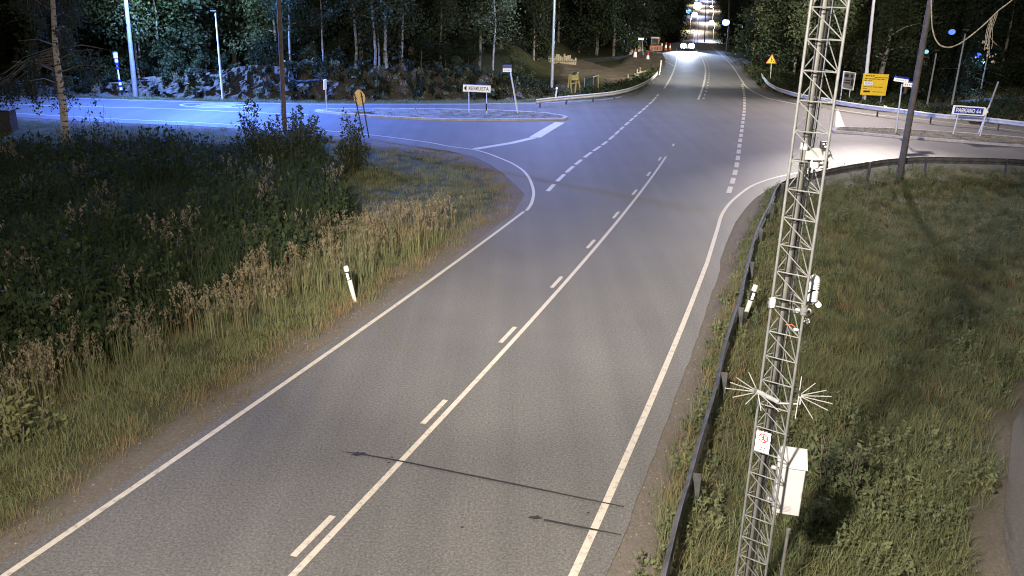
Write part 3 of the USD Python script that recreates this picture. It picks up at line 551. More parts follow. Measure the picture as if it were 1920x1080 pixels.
c = atY(1416, 81, b[1] - .25); part(t, "diamond_plate", MB().box(c, (.72, .03, .72), trimesh.transformations.rotation_matrix(np.pi / 4, [0, 1, 0])[:3, :3]), A["tanback"])
b, d = upright((540, 184), (531, 115)); t = thing("stub_pole", "thin pale stub pole leaning behind the brown wooden pole", "pole", b)
tp = atY(531, 116, b[1]); part(t, "shaft", MB().tube([b - d * .2, tp], [.09, .08], 10), A["duct"], 40); part(t, "cap", MB().box(tp + [0, 0, .06], (.34, .2, .12)), A["plank"])

# ------------------------------------------------------------------ guard rails
def guard_rail(label, px, zr, m, post_step=4.0, back=1, zpost=None, start=0.0, curve=True):
    p = at2(px, zr); p = spline(p, 0.5) if curve else p; gzs = ground_z(p[:, 0], p[:, 1])
    t_ = np.gradient(p, axis=0); t_ /= np.linalg.norm(t_, axis=1, keepdims=True); n = np.stack([t_[:, 1], -t_[:, 0]], 1) * back      # away from the road
    t = thing("guard_rail", label, "guard rail", (*p[0], 0))
    prof = [(0.0, .155), (-.03, .125), (-.055, .10), (-.055, .065), (-.03, .03), (-.012, 0.0), (-.03, -.03), (-.055, -.065), (-.055, -.10), (-.03, -.125), (0, -.155)]
    prof = prof + [(a + .012, b_) for a, b_ in reversed(prof)]; k = len(prof); a = np.array(prof); z0 = zr - 0.155
    # the rail comes in lengths, bolted with a small overlap
    seg = 8; parts_ = []
    for s0 in range(0, len(p) - 1, seg):
        q = slice(s0, min(s0 + seg + 1, len(p))); P, Nn = p[q], n[q]; o = 0.004 * ((s0 // seg) % 2)
        v = np.concatenate([np.column_stack([P[:, 0] + Nn[:, 0] * (x + o), P[:, 1] + Nn[:, 1] * (x + o), np.full(len(P), z0 + y)]) [:, None] for x, y in prof], 1).reshape(-1, 3)
        i, j = np.meshgrid(np.arange(len(P) - 1), np.arange(k), indexing="ij"); f = np.stack([i * k + j, i * k + (j + 1) % k, (i + 1) * k + (j + 1) % k, (i + 1) * k + j], -1).reshape(-1, 4)
        part(t, "rail", (v, f), m)
    L = np.concatenate([[0], np.cumsum(np.linalg.norm(np.diff(p, axis=0), axis=1))])
    for s in np.arange(start + 0.6, L[-1], post_step):
        c = np.array([np.interp(s, L, p[:, 0]), np.interp(s, L, p[:, 1])]); i = min(np.searchsorted(L, s), len(p) - 1); nn, tt = n[i], t_[i]
        R = np.array([[tt[0], nn[0], 0], [tt[1], nn[1], 0], [0, 0, 1.0]]); gb = gz(*c)
        part(t, "post", MB().box([c[0] + nn[0] * .085, c[1] + nn[1] * .085, (gb - .4 + zr - .02) / 2], (.055, .12, zr - .02 - gb + .4), R).box([c[0] + nn[0] * .035, c[1] + nn[1] * .035, zr - .155], (.10, .02, .2), R), A["rail"])
    return t
near_rail = [(1205, 1300), (1225, 1190), (1247, 1077), (1260, 1022), (1275, 960), (1292, 902), (1313, 825), (1330, 770), (1345, 720), (1357, 660), (1375, 600), (1391, 547), (1407, 477), (1425, 420), (1445, 380), (1461, 346), (1470, 339), (1482, 335), (1505, 328), (1545, 318.5), (1600, 308), (1680, 297), (1750, 294), (1850, 296), (1920, 299), (2100, 310)]
guard_rail("long dark guard rail bending from the near road edge round the corner to the right", near_rail, 0.62, A["rail"], 3.8)
guard_rail("curved pale guard rail in front of the sand bank left of the far road", [(1005, 186), (1030, 183), (1075, 178.5), (1110, 175.5), (1150, 171), (1180, 164.5), (1205, 155), (1222, 145), (1233, 134)], 0.62, A["rail_light"], 3.0, back=-1)
guard_rail("guard rail along the far edge of the right side road, behind the signs", [(1428, 137), (1434, 146), (1446, 157), (1462, 165), (1485, 172), (1510, 177.5), (1545, 183), (1580, 189.5), (1640, 198), (1690, 204), (1750, 212), (1850, 220), (1920, 228), (2050, 243)], 0.7, A["rail_light"], 4.0, back=-1)

# ------------------------------------------------------------------ lattice mast with its instruments
MY = 8.5
ML = atY(1450.5, 540, MY); ML[2] = 0
LEGS = {"L": ML[:2], "R": ML[:2] + [0.285, -0.20], "B": ML[:2] + [0.262, 0.15]}
MC = np.mean(list(LEGS.values()), 0)
MG = gz(*MC)
mast = thing("lattice_mast", "tall galvanised lattice mast at the right of the guard rail, hung with instruments", "mast", (*MC, MG))
for kx, (x, y) in LEGS.items(): part(mast, "leg", MB().tube([(x, y, MG - .3), (x, y, 10.6)], 0.015 if kx != "B" else 0.013, 10), A["mast"], 40)
def zL(py):   # height on the left leg at a survey row
    x = 1523 + (1378 - 1523) * py / 1080; return atY(x, py, MY)[2]
rows = [-115, -50, 13, 73, 132, 188, 245, 300, 354, 407, 458, 508, 557, 572, 620, 666, 711, 756, 798, 843, 884, 926, 964, 1004, 1039, 1078, 1116, 1155, 1195, 1236]
levels = [zL(r) for r in rows]; rmin = 0.0068
for i, z in enumerate(levels):
    for a, b_ in (("L", "R"), ("L", "B"), ("R", "B")): part(mast, "brace", MB().tube([(*LEGS[a], z), (*LEGS[b_], z)], rmin, 6), A["mast"], 50)
    if i + 1 < len(levels) and abs(levels[i + 1] - z) > .12:
        z1 = levels[i + 1]
        for a, b_, up in (("L", "R", 0), ("L", "B", 1), ("B", "R", 0)):
            p, q = ((*LEGS[a], z1 if up else z), (*LEGS[b_], z if up else z1)); part(mast, "diagonal", MB().tube([p, q], rmin * .9, 6), A["mast"], 50)
for kx, (x, y) in LEGS.items():
    for zc in (zL(568),): part(mast, "flange", MB().lathe([(0, -.05), (.036, -.05), (.036, -.012), (.044, -.008), (.044, .008), (.036, .012), (.036, .05), (0, .05)], (x, y, zc), 12), A["mast"], 40)
part(mast, "foundation", MB().bevel_box((*MC, MG + .02), (.9, .9, .3), .04), A["kerb"])
dcx, dcy = MC + [-0.045, 0.055]
duct = thing("cable_duct", "thick grey cable duct strapped inside the lattice mast", "cable duct", (dcx, dcy, MG))
part(duct, "pipe", MB().tube([(dcx, dcy, MG), (dcx, dcy, 10.4)], 0.031, 14), A["duct"], 40)
part(duct, "side_cable", MB().tube([(LEGS["B"][0] - .05, LEGS["B"][1] - .04, MG), (LEGS["B"][0] - .05, LEGS["B"][1] - .04, 10.4)], 0.013, 8), A["black"], 40)
for dx, ph_ in ((.028, 0), (-.03, 2), (.04, 4)):
    zz_ = np.arange(MG, 10.3, .25); part(duct, "thin_cable", MB().tube(np.column_stack([dcx + dx + .006 * np.sin(zz_ * 2.1 + ph_), dcy - .034 + .004 * np.sin(zz_ * 3 + ph_), zz_]), .0055, 5), A["black"], 40)
for z in levels[2:]: part(duct, "strap", MB().lathe([(.0315, -.008), (.0335, -.008), (.0335, .008), (.0315, .008)], (dcx, dcy, z - .06), 14), A["black"])

# sign on the mast: climbing forbidden
def frame(o, r, n, u=None):
    r = np.asarray(r, float) / np.linalg.norm(r); n = np.asarray(n, float) / np.linalg.norm(n); u = np.cross(n, r) if u is None else np.asarray(u, float)
    R = np.stack([r, u, n], 1); o = np.asarray(o, float); return lambda v: np.asarray(v, float) @ R.T + o
def panel(fr, poly, z0, z1):
    P = poly if hasattr(poly, "geom_type") else Polygon(poly)
    m = trimesh.util.concatenate([trimesh.creation.extrude_polygon(g_, z1 - z0, engine="earcut") for g_ in getattr(P, "geoms", [P])]); return fr(m.vertices + [0, 0, z0]), m.faces
def rect(x, y, w, h): return Polygon([(x - w / 2, y - h / 2), (x + w / 2, y - h / 2), (x + w / 2, y + h / 2), (x - w / 2, y + h / 2)])
def text(fr, s, h, x, y, z, bold=True, fit=None):
    m = meshkit.text_mesh(s, h, 0.003, bold); v = np.array(m.vertices); w = v[:, 0].max() - v[:, 0].min()
    if fit: v[:, 0] *= fit / w; w = fit
    v[:, 0] += x - (v[:, 0].min() + w / 2); v[:, 1] += y - h / 2; v[:, 2] += z; return fr(v), m.faces
rv = np.array([*(LEGS["R"] - LEGS["L"]), 0]); nv = np.array([rv[1], -rv[0], 0]); nv = nv if nv[1] < 0 else -nv
c = (atY(1421, 803, MY - .05) + atY(1446, 812, MY - .05) + atY(1440, 855, MY - .05) + atY(1414, 846, MY - .05)) / 4
fr = frame(c + nv / np.linalg.norm(nv) * .0, rv, nv); sw, sh = .165, .265
t = thing("warning_sign", "small white sign with a red prohibition ring fixed to the lattice mast", "sign", c)
part(t, "plate", panel(fr, rect(0, 0, sw, sh), 0, .003), A["signwhite"]); cr0 = np.array([0, .052])
part(t, "ring", panel(fr, Point(cr0).buffer(.058, 24).difference(Point(cr0).buffer(.045, 24)), .003, .0045), A["signred"])
part(t, "slash", panel(fr, LineString([cr0 + [-.034, .034], cr0 + [.034, -.034]]).buffer(.006), .0045, .006), A["signred"])
fig = unary_union([Point(cr0 + [.004, .03]).buffer(.008), LineString([cr0 + [0, .02], cr0 + [-.002, -.008]]).buffer(.009), LineString([cr0 + [0, .016], cr0 + [.02, .022]]).buffer(.004), LineString([cr0 + [-.004, .014], cr0 + [-.02, .002]]).buffer(.004), LineString([cr0 + [0, -.008], cr0 + [.014, -.03]]).buffer(.005), LineString([cr0 + [-.004, -.008], cr0 + [-.014, -.034]]).buffer(.005)])
part(t, "figure", panel(fr, fig, .003, .0042), A["printblack"])
for k, s in enumerate(("Mastoon", "nouseminen", "kielletty")): part(t, "lettering", text(fr, s, .018, 0, -.035 - .03 * k, .003, True, .07 + .02 * (k != 0)), A["printblack"])

# white cabinet
CY = MY + 0.12
ctop, cbot = atY(1500, 850, CY), atY(1470, 965, CY)
cab = thing("instrument_cabinet", "white metal instrument cabinet with a sloped lid hanging on the lattice mast", "cabinet", ctop)
w_ = .31; zc1, zc0 = atY(1482, 878, CY - .14)[2], atY(1466, 968, CY - .14)[2]; xm = atY(1477, 915, CY)[0] + .005; ya, yb = CY - .12, CY + .14; ztop = zc1 + .02
ang = math.radians(-14); ca, sa = math.cos(ang), math.sin(ang)
def cw(v): v = np.asarray(v, float); return np.stack([xm + ca * v[:, 0] - sa * v[:, 1], CY + sa * v[:, 0] + ca * v[:, 1], v[:, 2]], 1)
def cabbox(x0, x1, y0, y1, z0, z1, m, name, r=.012):
    b = MB().bevel_box(((x0 + x1) / 2, (y0 + y1) / 2, (z0 + z1) / 2), (x1 - x0, y1 - y0, z1 - z0), r); v, f = b.get(); part(cab, name, (cw(v), f), m)
cabbox(-w_ / 2, w_ / 2, -.12, .13, zc0, zc1 - .01, A["cabwhite"], "body")
cabbox(-w_ / 2 + .008, w_ / 2 - .008, -.135, -.121, zc0 + .02, zc1 - .03, A["cabwhite"], "door", .006)
hv = cw([(-w_ / 2 - .012, -.145, zc1 - .008), (w_ / 2 + .012, -.145, zc1 - .008), (w_ / 2 + .012, .16, zc1 - .008), (-w_ / 2 - .012, .16, zc1 - .008), (-w_ / 2 - .012, -.145, zc1 + .006), (w_ / 2 + .012, -.145, zc1 + .006), (w_ / 2 + .012, .16, zc1 + .11), (-w_ / 2 - .012, .16, zc1 + .11)])
part(cab, "lid", MB().hull(hv), A["cabwhite"])
cabbox(w_ / 2 - .03, w_ / 2 - .012, -.146, -.136, (zc0 + zc1) / 2 - .04, (zc0 + zc1) / 2 + .04, A["galv"], "latch", .002)
for k in range(5): cabbox(-.05, .05, -.139, -.1355, zc0 + .06 + k * .018, zc0 + .066 + k * .018, A["postgrey"], "vent_slit", .001)
for k in (.12, .42): cabbox(-w_ / 2 + .004, -w_ / 2 + .016, -.142, -.13, zc0 + k, zc0 + k + .06, A["galv"], "hinge", .002)
cabbox(-w_ / 2 - .07, -w_ / 2, -.02, .02, zc1 - .12, zc1 - .09, A["galv"], "bracket", .003); cabbox(-w_ / 2 - .07, -w_ / 2, -.02, .02, zc0 + .1, zc0 + .13, A["galv"], "bracket", .003)
cabbox(-w_ / 2 + .01, -w_ / 2 + .07, -.08, .0, zc0 - .04, zc0, A["offwhite"], "cable_gland", .006)
p0 = atY(1478, 992, CY + .1); cd = thing("conduit", "grey conduit pipe rising from the weeds under the white cabinet", "conduit", (p0[0], p0[1], 0))
part(cd, "pipe", MB().tube([(p0[0], p0[1], MG - .3), (p0[0], p0[1], p0[2])], .021, 12), A["duct"], 40); part(cd, "collar", MB().lathe([(.026, -.05), (.032, -.05), (.032, 0), (.026, 0)], (p0[0], p0[1], p0[2]), 12), A["duct"])

# radiation shield (stack of white plates) with a dome
SY = MY - .02
s0, s1 = atY(1526, 519, SY), atY(1522, 562, SY); sx, sy_ = (s0[0] + s1[0]) / 2 + .004, SY
t = thing("radiation_shield", "stack of white louvred plates with a domed top beside the lattice mast", "weather sensor", (sx, sy_, s1[2]))
zz = s1[2]; n_pl = 9; hgt = s0[2] - s1[2]; stp = (hgt - .05) / n_pl
for k in range(n_pl):
    z = zz + k * stp
    if k == 5: continue
    part(t, "plate", MB().lathe([(.028, 0), (.062, -.006), (.063, 0), (.05, stp * .62), (.028, stp * .66)], (sx, sy_, z), 22), A["shieldwhite"], 40)
part(t, "dome", MB().lathe([(0, .07), (.025, .066), (.045, .052), (.058, .03), (.063, 0), (.028, 0)], (sx, sy_, zz + n_pl * stp), 22), A["shieldwhite"], 50)
part(t, "core", MB().tube([(sx, sy_, zz - .03), (sx, sy_, zz + hgt - .03)], .027, 10), A["black"])
for k in (0, 5): part(t, "bracket", MB().tube([(sx, sy_, zz + k * stp), (LEGS["R"][0], LEGS["R"][1], zz + k * stp)], .009, 6), A["darksteel"])
c = atY(1533, 570, SY); t = thing("round_sensor", "small round white sensor on a dark bracket below the louvred plates", "sensor", c)
part(t, "housing", (trimesh.creation.cylinder(.03, .07, sections=16).vertices @ np.array([[1, 0, 0], [0, 0, 1], [0, -1, 0.]]) + c, trimesh.creation.cylinder(.03, .07, sections=16).faces), A["offwhite"])
part(t, "bracket", MB().tube([c + [0, .03, 0], [LEGS["R"][0], LEGS["R"][1], c[2] + .01]], .008, 6), A["black"]); part(t, "cable", MB().tube(spline([c + [0, .03, -.02], c + [.005, .05, -.1], c + [-.05, .04, -.16], [LEGS["R"][0], LEGS["R"][1], c[2] - .2]], .03), .005, 5), A["black"])
c = atY(1506, 583, SY - .1); t = thing("clamp_box", "flat grey junction box clamped across the right leg of the mast", "junction box", c)
part(t, "body", MB().bevel_box(c, (.165, .05, .035), .006), A["galv"])
for k in (-.05, .05): part(t, "bolt", MB().box(c + [k, -.03, 0], (.014, .012, .014)), A["darksteel"])
c = atY(1514, 601, SY); t = thing("small_camera", "tiny white camera on a dark arm below the junction box", "camera", c)
part(t, "body", MB().bevel_box(c, (.04, .06, .034), .006), A["white"]); part(t, "arm", MB().tube([c + [0, .03, 0], [LEGS["R"][0], LEGS["R"][1], c[2] + .02]], .008, 6), A["black"]); part(t, "lens", MB().lathe([(0, -.035), (.012, -.035), (.012, -.03), (0, -.03)], c, 10), A["black"])
c = atY(1493, 618, SY); t = thing("cable_clip", "small white cable clip on a mast brace under the junction box", "clip", c)
part(t, "body", MB().bevel_box(c, (.05, .04, .025), .005), A["white"]); part(t, "cable", MB().tube(spline([c + [0, 0, .0], c + [-.05, .02, .05], c + [-.12, .03, .04]], .03), .004, 5), A["orange"])
c = atY(1449, 567, MY - .03); t = thing("bullet_sensor", "rounded pale sensor on the left leg of the mast, level with the louvred plates", "sensor", c)
part(t, "housing", MB().lathe([(0, -.06), (.025, -.055), (.032, -.02), (.032, .03), (.02, .055), (0, .06)], c, 14), A["offwhite"], 40); part(t, "clamp", MB().lathe([(.018, -.015), (.034, -.015), (.034, .015), (.018, .015)], (*LEGS["L"], c[2]), 12), A["mast"])

# traffic camera under its white hood
QY = MY - .05
t0 = atY(1534, 288, QY); tc = thing("traffic_camera", "traffic camera under a sloped white hood with a white side arm, on the lattice mast", "camera", t0)
hp = [atY(1512, 281, QY + .14), atY(1552, 281, QY + .14), atY(1559, 299, QY - .14), atY(1509, 298, QY - .14)]
hp = [np.array([p[0], p[1], z]) for p, z in zip(hp, (t0[2] + .035, t0[2] + .035, t0[2] - .02, t0[2] - .02))]
part(tc, "hood", MB().hull(hp + [p - [0, 0, .018] for p in hp]), A["cabwhite"])
part(tc, "skirt", MB().hull([hp[1], hp[2], hp[1] + [.03, 0, -.03], hp[2] + [.03, 0, -.03], hp[1] - [0, 0, .02], hp[2] - [0, 0, .02]]), A["cabwhite"])
c = atY(1530, 306, QY); part(tc, "housing", MB().bevel_box(c, (.19, .18, .085), .012), A["darksteel"])
part(tc, "lens", MB().lathe([(0, 0), (.03, 0), (.034, .02), (.026, .045), (0, .045)], c + [-.045, -.11, -.02], 16), A["white"], 40)
for k, (dx, dz, w) in enumerate([(.02, .02, .022), (.045, -.005, .02), (.02, -.02, .018), (.055, .02, .016), (-.002, .012, .014)]): part(tc, "fitting", MB().bevel_box(c + [dx, -.098, dz], (w, .02, w * .8), .003), A["offwhite"] if k % 2 == 0 else A["galv"])
e0, e1, e2 = atY(1522, 301, QY - .1), atY(1526, 316, QY - .1), atY(1567, 309, QY - .1)
part(tc, "side_arm", MB().tube(spline([e0, atY(1521, 311, QY - .1), e1, (e1 + e2) / 2, e2], .02), .0115, 10), A["cabwhite"], 40)
part(tc, "arm_sensor", MB().bevel_box(atY(1577, 307, QY - .1), (.062, .06, .05), .014), A["cabwhite"])
part(tc, "cable_loop", MB().tube(spline([atY(1510, 303, QY - .1), atY(1506.5, 322, QY - .12), atY(1511, 337, QY - .12), atY(1519, 338, QY - .12), atY(1524, 328, QY - .1), atY(1526, 317, QY - .1)], .015), .0062, 6), A["black"], 40)
c = atY(1546, 272, QY); part(tc, "antenna_block", MB().bevel_box(c, (.085, .05, .075), .006), A["black"])
for k, (dx, dz) in enumerate([(-.02, .015), (.015, .02), (.0, -.01), (.025, -.018)]): part(tc, "fitting", MB().box(c + [dx, -.03, dz], (.016, .012, .013)), A["white"])
part(tc, "blue_collar", MB().lathe([(.032, -.03), (.042, -.03), (.042, .03), (.032, .03)], (dcx, dcy, atY(1520, 277, QY)[2]), 14), A["galv"])

# fans of rods that keep birds off
def spiked(label, hub, tips, body, arc=False):
    t = thing("spiked_sensor", label, "sensor", hub)
    for q in tips:
        o = np.array(hub) + (np.array(q) - hub) * .06; part(t, "rod", MB().tube([o, q], .0055, 6), A["rod"], 50)
        part(t, "rod_socket", MB().tube([np.array(hub) + (np.array(q) - hub) * .02, np.array(hub) + (np.array(q) - hub) * .12], .0095, 6), A["rod"])
    for nm, m, mm in body: part(t, nm, m, mm, 40)
RY = MY - .16
hub = atY(1421, 735, RY)
tips = [atY(1404, 698, RY + .06), atY(1381, 708, RY), atY(1369, 717, RY - .05), atY(1360, 728, RY - .1), atY(1374, 745, RY - .1), atY(1398, 758, RY - .12), atY(1427, 770, RY - .12), atY(1461, 772, RY - .1)]
spiked("grey cylindrical sensor with a fan of thin rods at the left of the mast", hub, tips, [("barrel", MB().tube([atY(1416, 732, RY), atY(1458, 753, RY)], .026, 14), A["galv"]), ("end_cap", MB().tube([atY(1413, 730.5, RY), atY(1417, 732.5, RY)], .03, 14), A["duct"]), ("cross_bar", MB().tube([atY(1456, 756, RY), atY(1500, 757.5, RY)], .011, 8), A["galv"])])
hub = atY(1498, 742, RY)
tips = [atY(1529, 718.5, RY + .08), atY(1549, 732, RY + .02), atY(1559, 743.5, RY), atY(1560.5, 757, RY - .05), atY(1552.5, 769.5, RY - .08), atY(1524, 785, RY - .12), atY(1491, 785, RY - .12), atY(1503, 706, RY + .1)]
an = np.linspace(-1.3, 1.6, 10); spiked("dark curved sensor with a fan of pale rods at the right of the mast", hub, tips, [("arc", MB().tube([hub + [-.05 + .06 * math.cos(a), 0, .075 * math.sin(a)] for a in an], .014, 8), A["darksteel"]), ("bracket", MB().tube([atY(1500, 757.5, RY), atY(1501, 745, RY)], .01, 8), A["galv"])])

# slack cable hung from a bracket at the mast head, with cobwebbed strands
KY = 8.6
t = thing("hanging_cable", "slack cobwebbed cable looping down from above at the upper right, with hanging strands", "cable", atY(1775, 88, KY))
pts = [atY(x, y, KY) for x, y in ((1745, -150), (1746, -40), (1746.5, 20), (1748, 50), (1755, 75), (1766, 86.5), (1778, 89), (1795, 84), (1815, 71), (1835, 55), (1856, 36), (1872, 20), (1888, 8), (1904, -6), (1940, -50), (1985, -110))]
pp = spline(pts, .02); rr = np.random.default_rng(8); wob = .0055 + .003 * meshkit.fbm(np.stack([np.arange(len(pp)) * .35, np.zeros(len(pp)), np.zeros(len(pp))], -1), 2, 3)
part(t, "cable", MB().tube(pp, wob, 7), A["rope"], 60)
for k in range(9):
    x0 = rr.uniform(1856, 1872); a = atY(x0, 36 - (x0 - 1856) * .95, KY); b = atY(rr.uniform(1843, 1870), rr.uniform(70, 116), KY + rr.normal(0, .03)); mid = (a + b) / 2 + rr.normal(0, .02, 3)
    part(t, "strand", MB().tube(spline([a, mid, b], .03), .0028, 4), A["rope"])
for k in range(16):
    c = atY(rr.uniform(1841, 1870), rr.uniform(78, 118), KY + rr.normal(0, .03)); part(t, "tuft", (trimesh.creation.icosphere(1, 1).vertices * rr.uniform(.003, .010, 3) * [1, 1, 2] + c, trimesh.creation.icosphere(1, 1).faces), A["rope"])
part(mast, "bracket_arm", MB().tube([(MC[0], MC[1], 9.3), (pts[-1][0] + .3, KY, 9.3)], .02, 8), A["mast"])
for q in (pts[0], pts[-1]): part(t, "tie", MB().tube([q, (q[0], KY, 9.3)], .007, 6), A["rope"])

# ------------------------------------------------------------------ delineators and road signs
def delineator(label, bpx, tpx, side):
    b = on(*bpx); tp = atY(*tpx, b[1]); d = (tp - b) / np.linalg.norm(tp - b); L = np.linalg.norm(tp - b); t = thing("delineator_post", label, "roadside post", b)
    ax_ = np.cross(d, [0, 1, 0]); ax_ /= np.linalg.norm(ax_); R = np.stack([ax_, np.cross(d, ax_), d], 1)
    def seg(z0, z1, r0, r1): return MB().tube([b + d * z0, b + d * z1], [r0, r1], 14)
    part(t, "shaft", seg(-.2, L * .62, .042, .058), A["offwhite"], 40); part(t, "black_band", seg(L * .62, L * .86, .058, .061), A["black"], 40)
    part(t, "reflector", MB().bevel_box(b + d * L * .74 - np.array([0, .062, 0]) + ax_ * .0, (.06, .014, L * .17), .004, R), A["signwhite"])
    part(t, "head", MB().tube([b + d * L * .86, b + d * L * .985, b + d * L], [.061, .06, .045], 14), A["offwhite"], 40); return t
delineator("white delineator post with a black band leaning on the left verge", (666, 566), (648, 499), -1)
delineator("white delineator post with a black band leaning behind the near guard rail", (1392, 607), (1417, 535), 1)
def post_between(bpx, tpx, r, Y=None):
    b = on(*bpx) if Y is None else atY(*bpx, Y); tp = atY(*tpx, b[1]); return b, tp
# sign: town centre to the left
b1 = at(880, 212, .1); Y = b1[1]; b2 = atY(913, 211.5, Y); c = atY(894, 166, Y); wS = atY(920, 160, Y)[0] - atY(868, 160, Y)[0]; hS = atY(894, 159.5, Y)[2] - atY(894, 172.5, Y)[2]
t = thing("direction_sign", "white KESKUSTA direction sign with a black arrow pointing left, on the left traffic island", "direction sign", b1)
fr = frame(c, (1, -.012, -.015), (0, -1, 0)); part(t, "panel", panel(fr, rect(0, 0, wS, hS), -.02, .02), A["signwhite"])
part(t, "arrow", panel(fr, Polygon([(-wS * .47, 0), (-wS * .37, hS * .4), (-wS * .37, -hS * .4)]), .02, .026), A["printblack"]); part(t, "lettering", text(fr, "KESKUSTA", hS * .5, wS * .07, 0, .02, True, wS * .72), A["printblack"])
part(t, "top_edge", panel(fr, rect(0, hS * .5 + .02, wS, .035), -.02, .03), A["signblue"])
for q in (b1, b2): part(t, "post", MB().tube([q - [0, 0, .2], (q[0] - .06, Y + .03, c[2] + hS * .4)], .035, 10), A["rail_light"], 40)
part(t, "dark_sleeve", MB().tube([atY(912, 207, Y), atY(912, 194, Y)], .05, 8), A["black"])
# sign: town to the right
b2 = at(1837, 255, .1); Y = b2[1]; c = atY(1815, 207.5, Y); b1 = atY(1788, 248, Y); x0, x1 = atY(1785, 207, Y)[0], atY(1853, 207, Y)[0]; hS = .52; wS = x1 - x0
t = thing("direction_sign", "blue PARKANO 44 arrow sign with a white border on the right traffic island", "direction sign", b2)
fr = frame(((x0 + x1) / 2, Y - .06, c[2]), (1, 0, -.045), (0, -1, 0)); a = wS / 2
arrow = Polygon([(-a, -hS / 2), (a - .24, -hS / 2), (a, 0), (a - .24, hS / 2), (-a, hS / 2)]); part(t, "panel", panel(fr, arrow, -.03, .0), A["signwhite"])
part(t, "field", panel(fr, Polygon([(-a + .12, -hS / 2 + .07), (a - .32, -hS / 2 + .07), (a - .32, hS / 2 - .07), (-a + .12, hS / 2 - .07)]), .0, .005), A["signblue"]); part(t, "lettering", text(fr, "PARKANO 44", hS * .44, -.11, 0, .005, True, wS * .70), A["signwhite"])
part(t, "post", MB().tube([b1 - [0, 0, .1], (b1[0] + .09, Y, c[2] + .2)], .045, 10), A["rail_light"], 40); part(t, "post", MB().tube([b2 - [0, 0, .2], (b2[0] + .14, Y, c[2] + .2)], .045, 10), A["rail_light"], 40)
# leaning post with an edge-on plate behind it
b = at(1838.5, 254, .1); b = b + [0, .35, 0]; m1, tp = atY(1856, 196, b[1]), atY(1872, 153, b[1]); t = thing("edge_on_sign", "leaning post with a narrow edge-on plate at its top, right of the blue arrow sign", "sign", b)
part(t, "post", MB().tube([b - [0, 0, .2], m1], .04, 10), A["rail_light"], 40); dd = (tp - m1); L = np.linalg.norm(dd); dd /= L; axx = np.cross(dd, np.array([m1[0] + 1.0, m1[1], 0]) / np.hypot(m1[0] + 1.0, m1[1])); axx /= np.linalg.norm(axx); R = np.stack([axx, np.cross(dd, axx), dd], 1)
part(t, "plate", MB().bevel_box((m1 + tp) / 2, (.09, .6, L), .02, R), A["postgrey"])
# edge-on island sign at the left
b = at(613, 208, .1); tp = atY(609.5, 149, b[1]); mm = atY(611, 168, b[1]); t = thing("edge_on_sign", "slim bluish sign seen edge-on at the tip of the left traffic island", "sign", b)
part(t, "post", MB().tube([b - [0, 0, .2], tp], .035, 8), A["rail_light"], 40); part(t, "plate", MB().bevel_box((tp + mm) / 2 + [-.03, 0, 0], (.10, .6, abs(tp[2] - mm[2])), .02), A["signwhite"])
# sign seen from behind
bl, br = on(684, 259), on(694, 260); Y = bl[1]; br = atY(694, 260, Y)
t = thing("back_of_sign", "tan octagonal road sign seen from behind on two dark legs beside the small dark bush", "sign", bl)
fr = frame(atY(674, 183.5, Y), (1, 0, .12), (0, -1, 0), None); hw, hh = (atY(684, 183, Y)[0] - atY(663, 183, Y)[0]) / 2, (atY(673, 167.5, Y)[2] - atY(673, 199, Y)[2]) / 2
part(t, "panel", panel(fr, Polygon([(-hw * .55, hh * .8), (0, hh), (hw * .55, hh * .8), (hw, hh * .3), (hw, -hh * .25), (hw * .5, -hh), (-hw * .2, -hh), (-hw, -hh * .2), (-hw, hh * .3)]), -.012, .012), A["tanback"])
for q, tp in ((bl, atY(665, 176, Y)), (br, atY(677, 172, Y))):
    q2 = q + [0, -.05, 0]; tp = np.array([tp[0], q2[1] - .0, tp[2]]); part(t, "leg", MB().tube([q2 - [0, 0, .3], tp], .032, 8), A["black"], 40)
    for f in (.75, .9): part(t, "clamp", MB().box(q2 + (tp - q2) * f, (.12, .07, .05)), A["darksteel"])
# street name signs
def blade(t, fr, w, h, n=5, mcol="printblue", back=None):
    part(t, "blade", panel(fr, rect(0, 0, w, h), -.015, .015), A["signwhite"]); part(t, "blue_edge", panel(fr, rect(0, h / 2 + .05, w, .10), -.02, .02), A["signblue"])
    for k in range(n): part(t, "print", panel(fr, rect(-w * .3 + k * w * .6 / (n - 1), 0, w * .09, h * .34), .015, .019), A[mcol])
b = at(972, 212, .1); Y = b[1]; tp = atY(957, 133, Y); t = thing("street_name_sign", "small blue and white street name sign on a leaning pole, left traffic island", "street sign", b)
part(t, "post", MB().tube([b - [0, 0, .2], tp], [.06, .045], 10), A["offwhite"], 40); cB = atY(951, 131.5, Y - .06); blade(t, frame(cB, (1, 0, .03), (0, -1, 0)), .56, .24); part(t, "blade_top", panel(frame(cB + [0, 0, .27], (1, 0, .03), (0, -1, 0)), rect(0, 0, .58, .12), -.02, .02), A["signblue"])
b = at(1680, 249, .1); Y = b[1]; tp = atY(1691, 158, Y); t = thing("street_name_sign", "T-shaped street name sign with two white blades beside the dark leaning pole", "street sign", b)
part(t, "post", MB().tube([b - [0, 0, .2], tp], [.05, .04], 10), A["rail_light"], 40); blade(t, frame(atY(1689.5, 150.5, Y - .06), (1, 0, -.12), (0, -1, 0)), .86, .2); blade(t, frame(atY(1703.5, 159, Y - .04), (1, 0, -.06), (0, -1, 0)), .62, .24, 4, "plank")
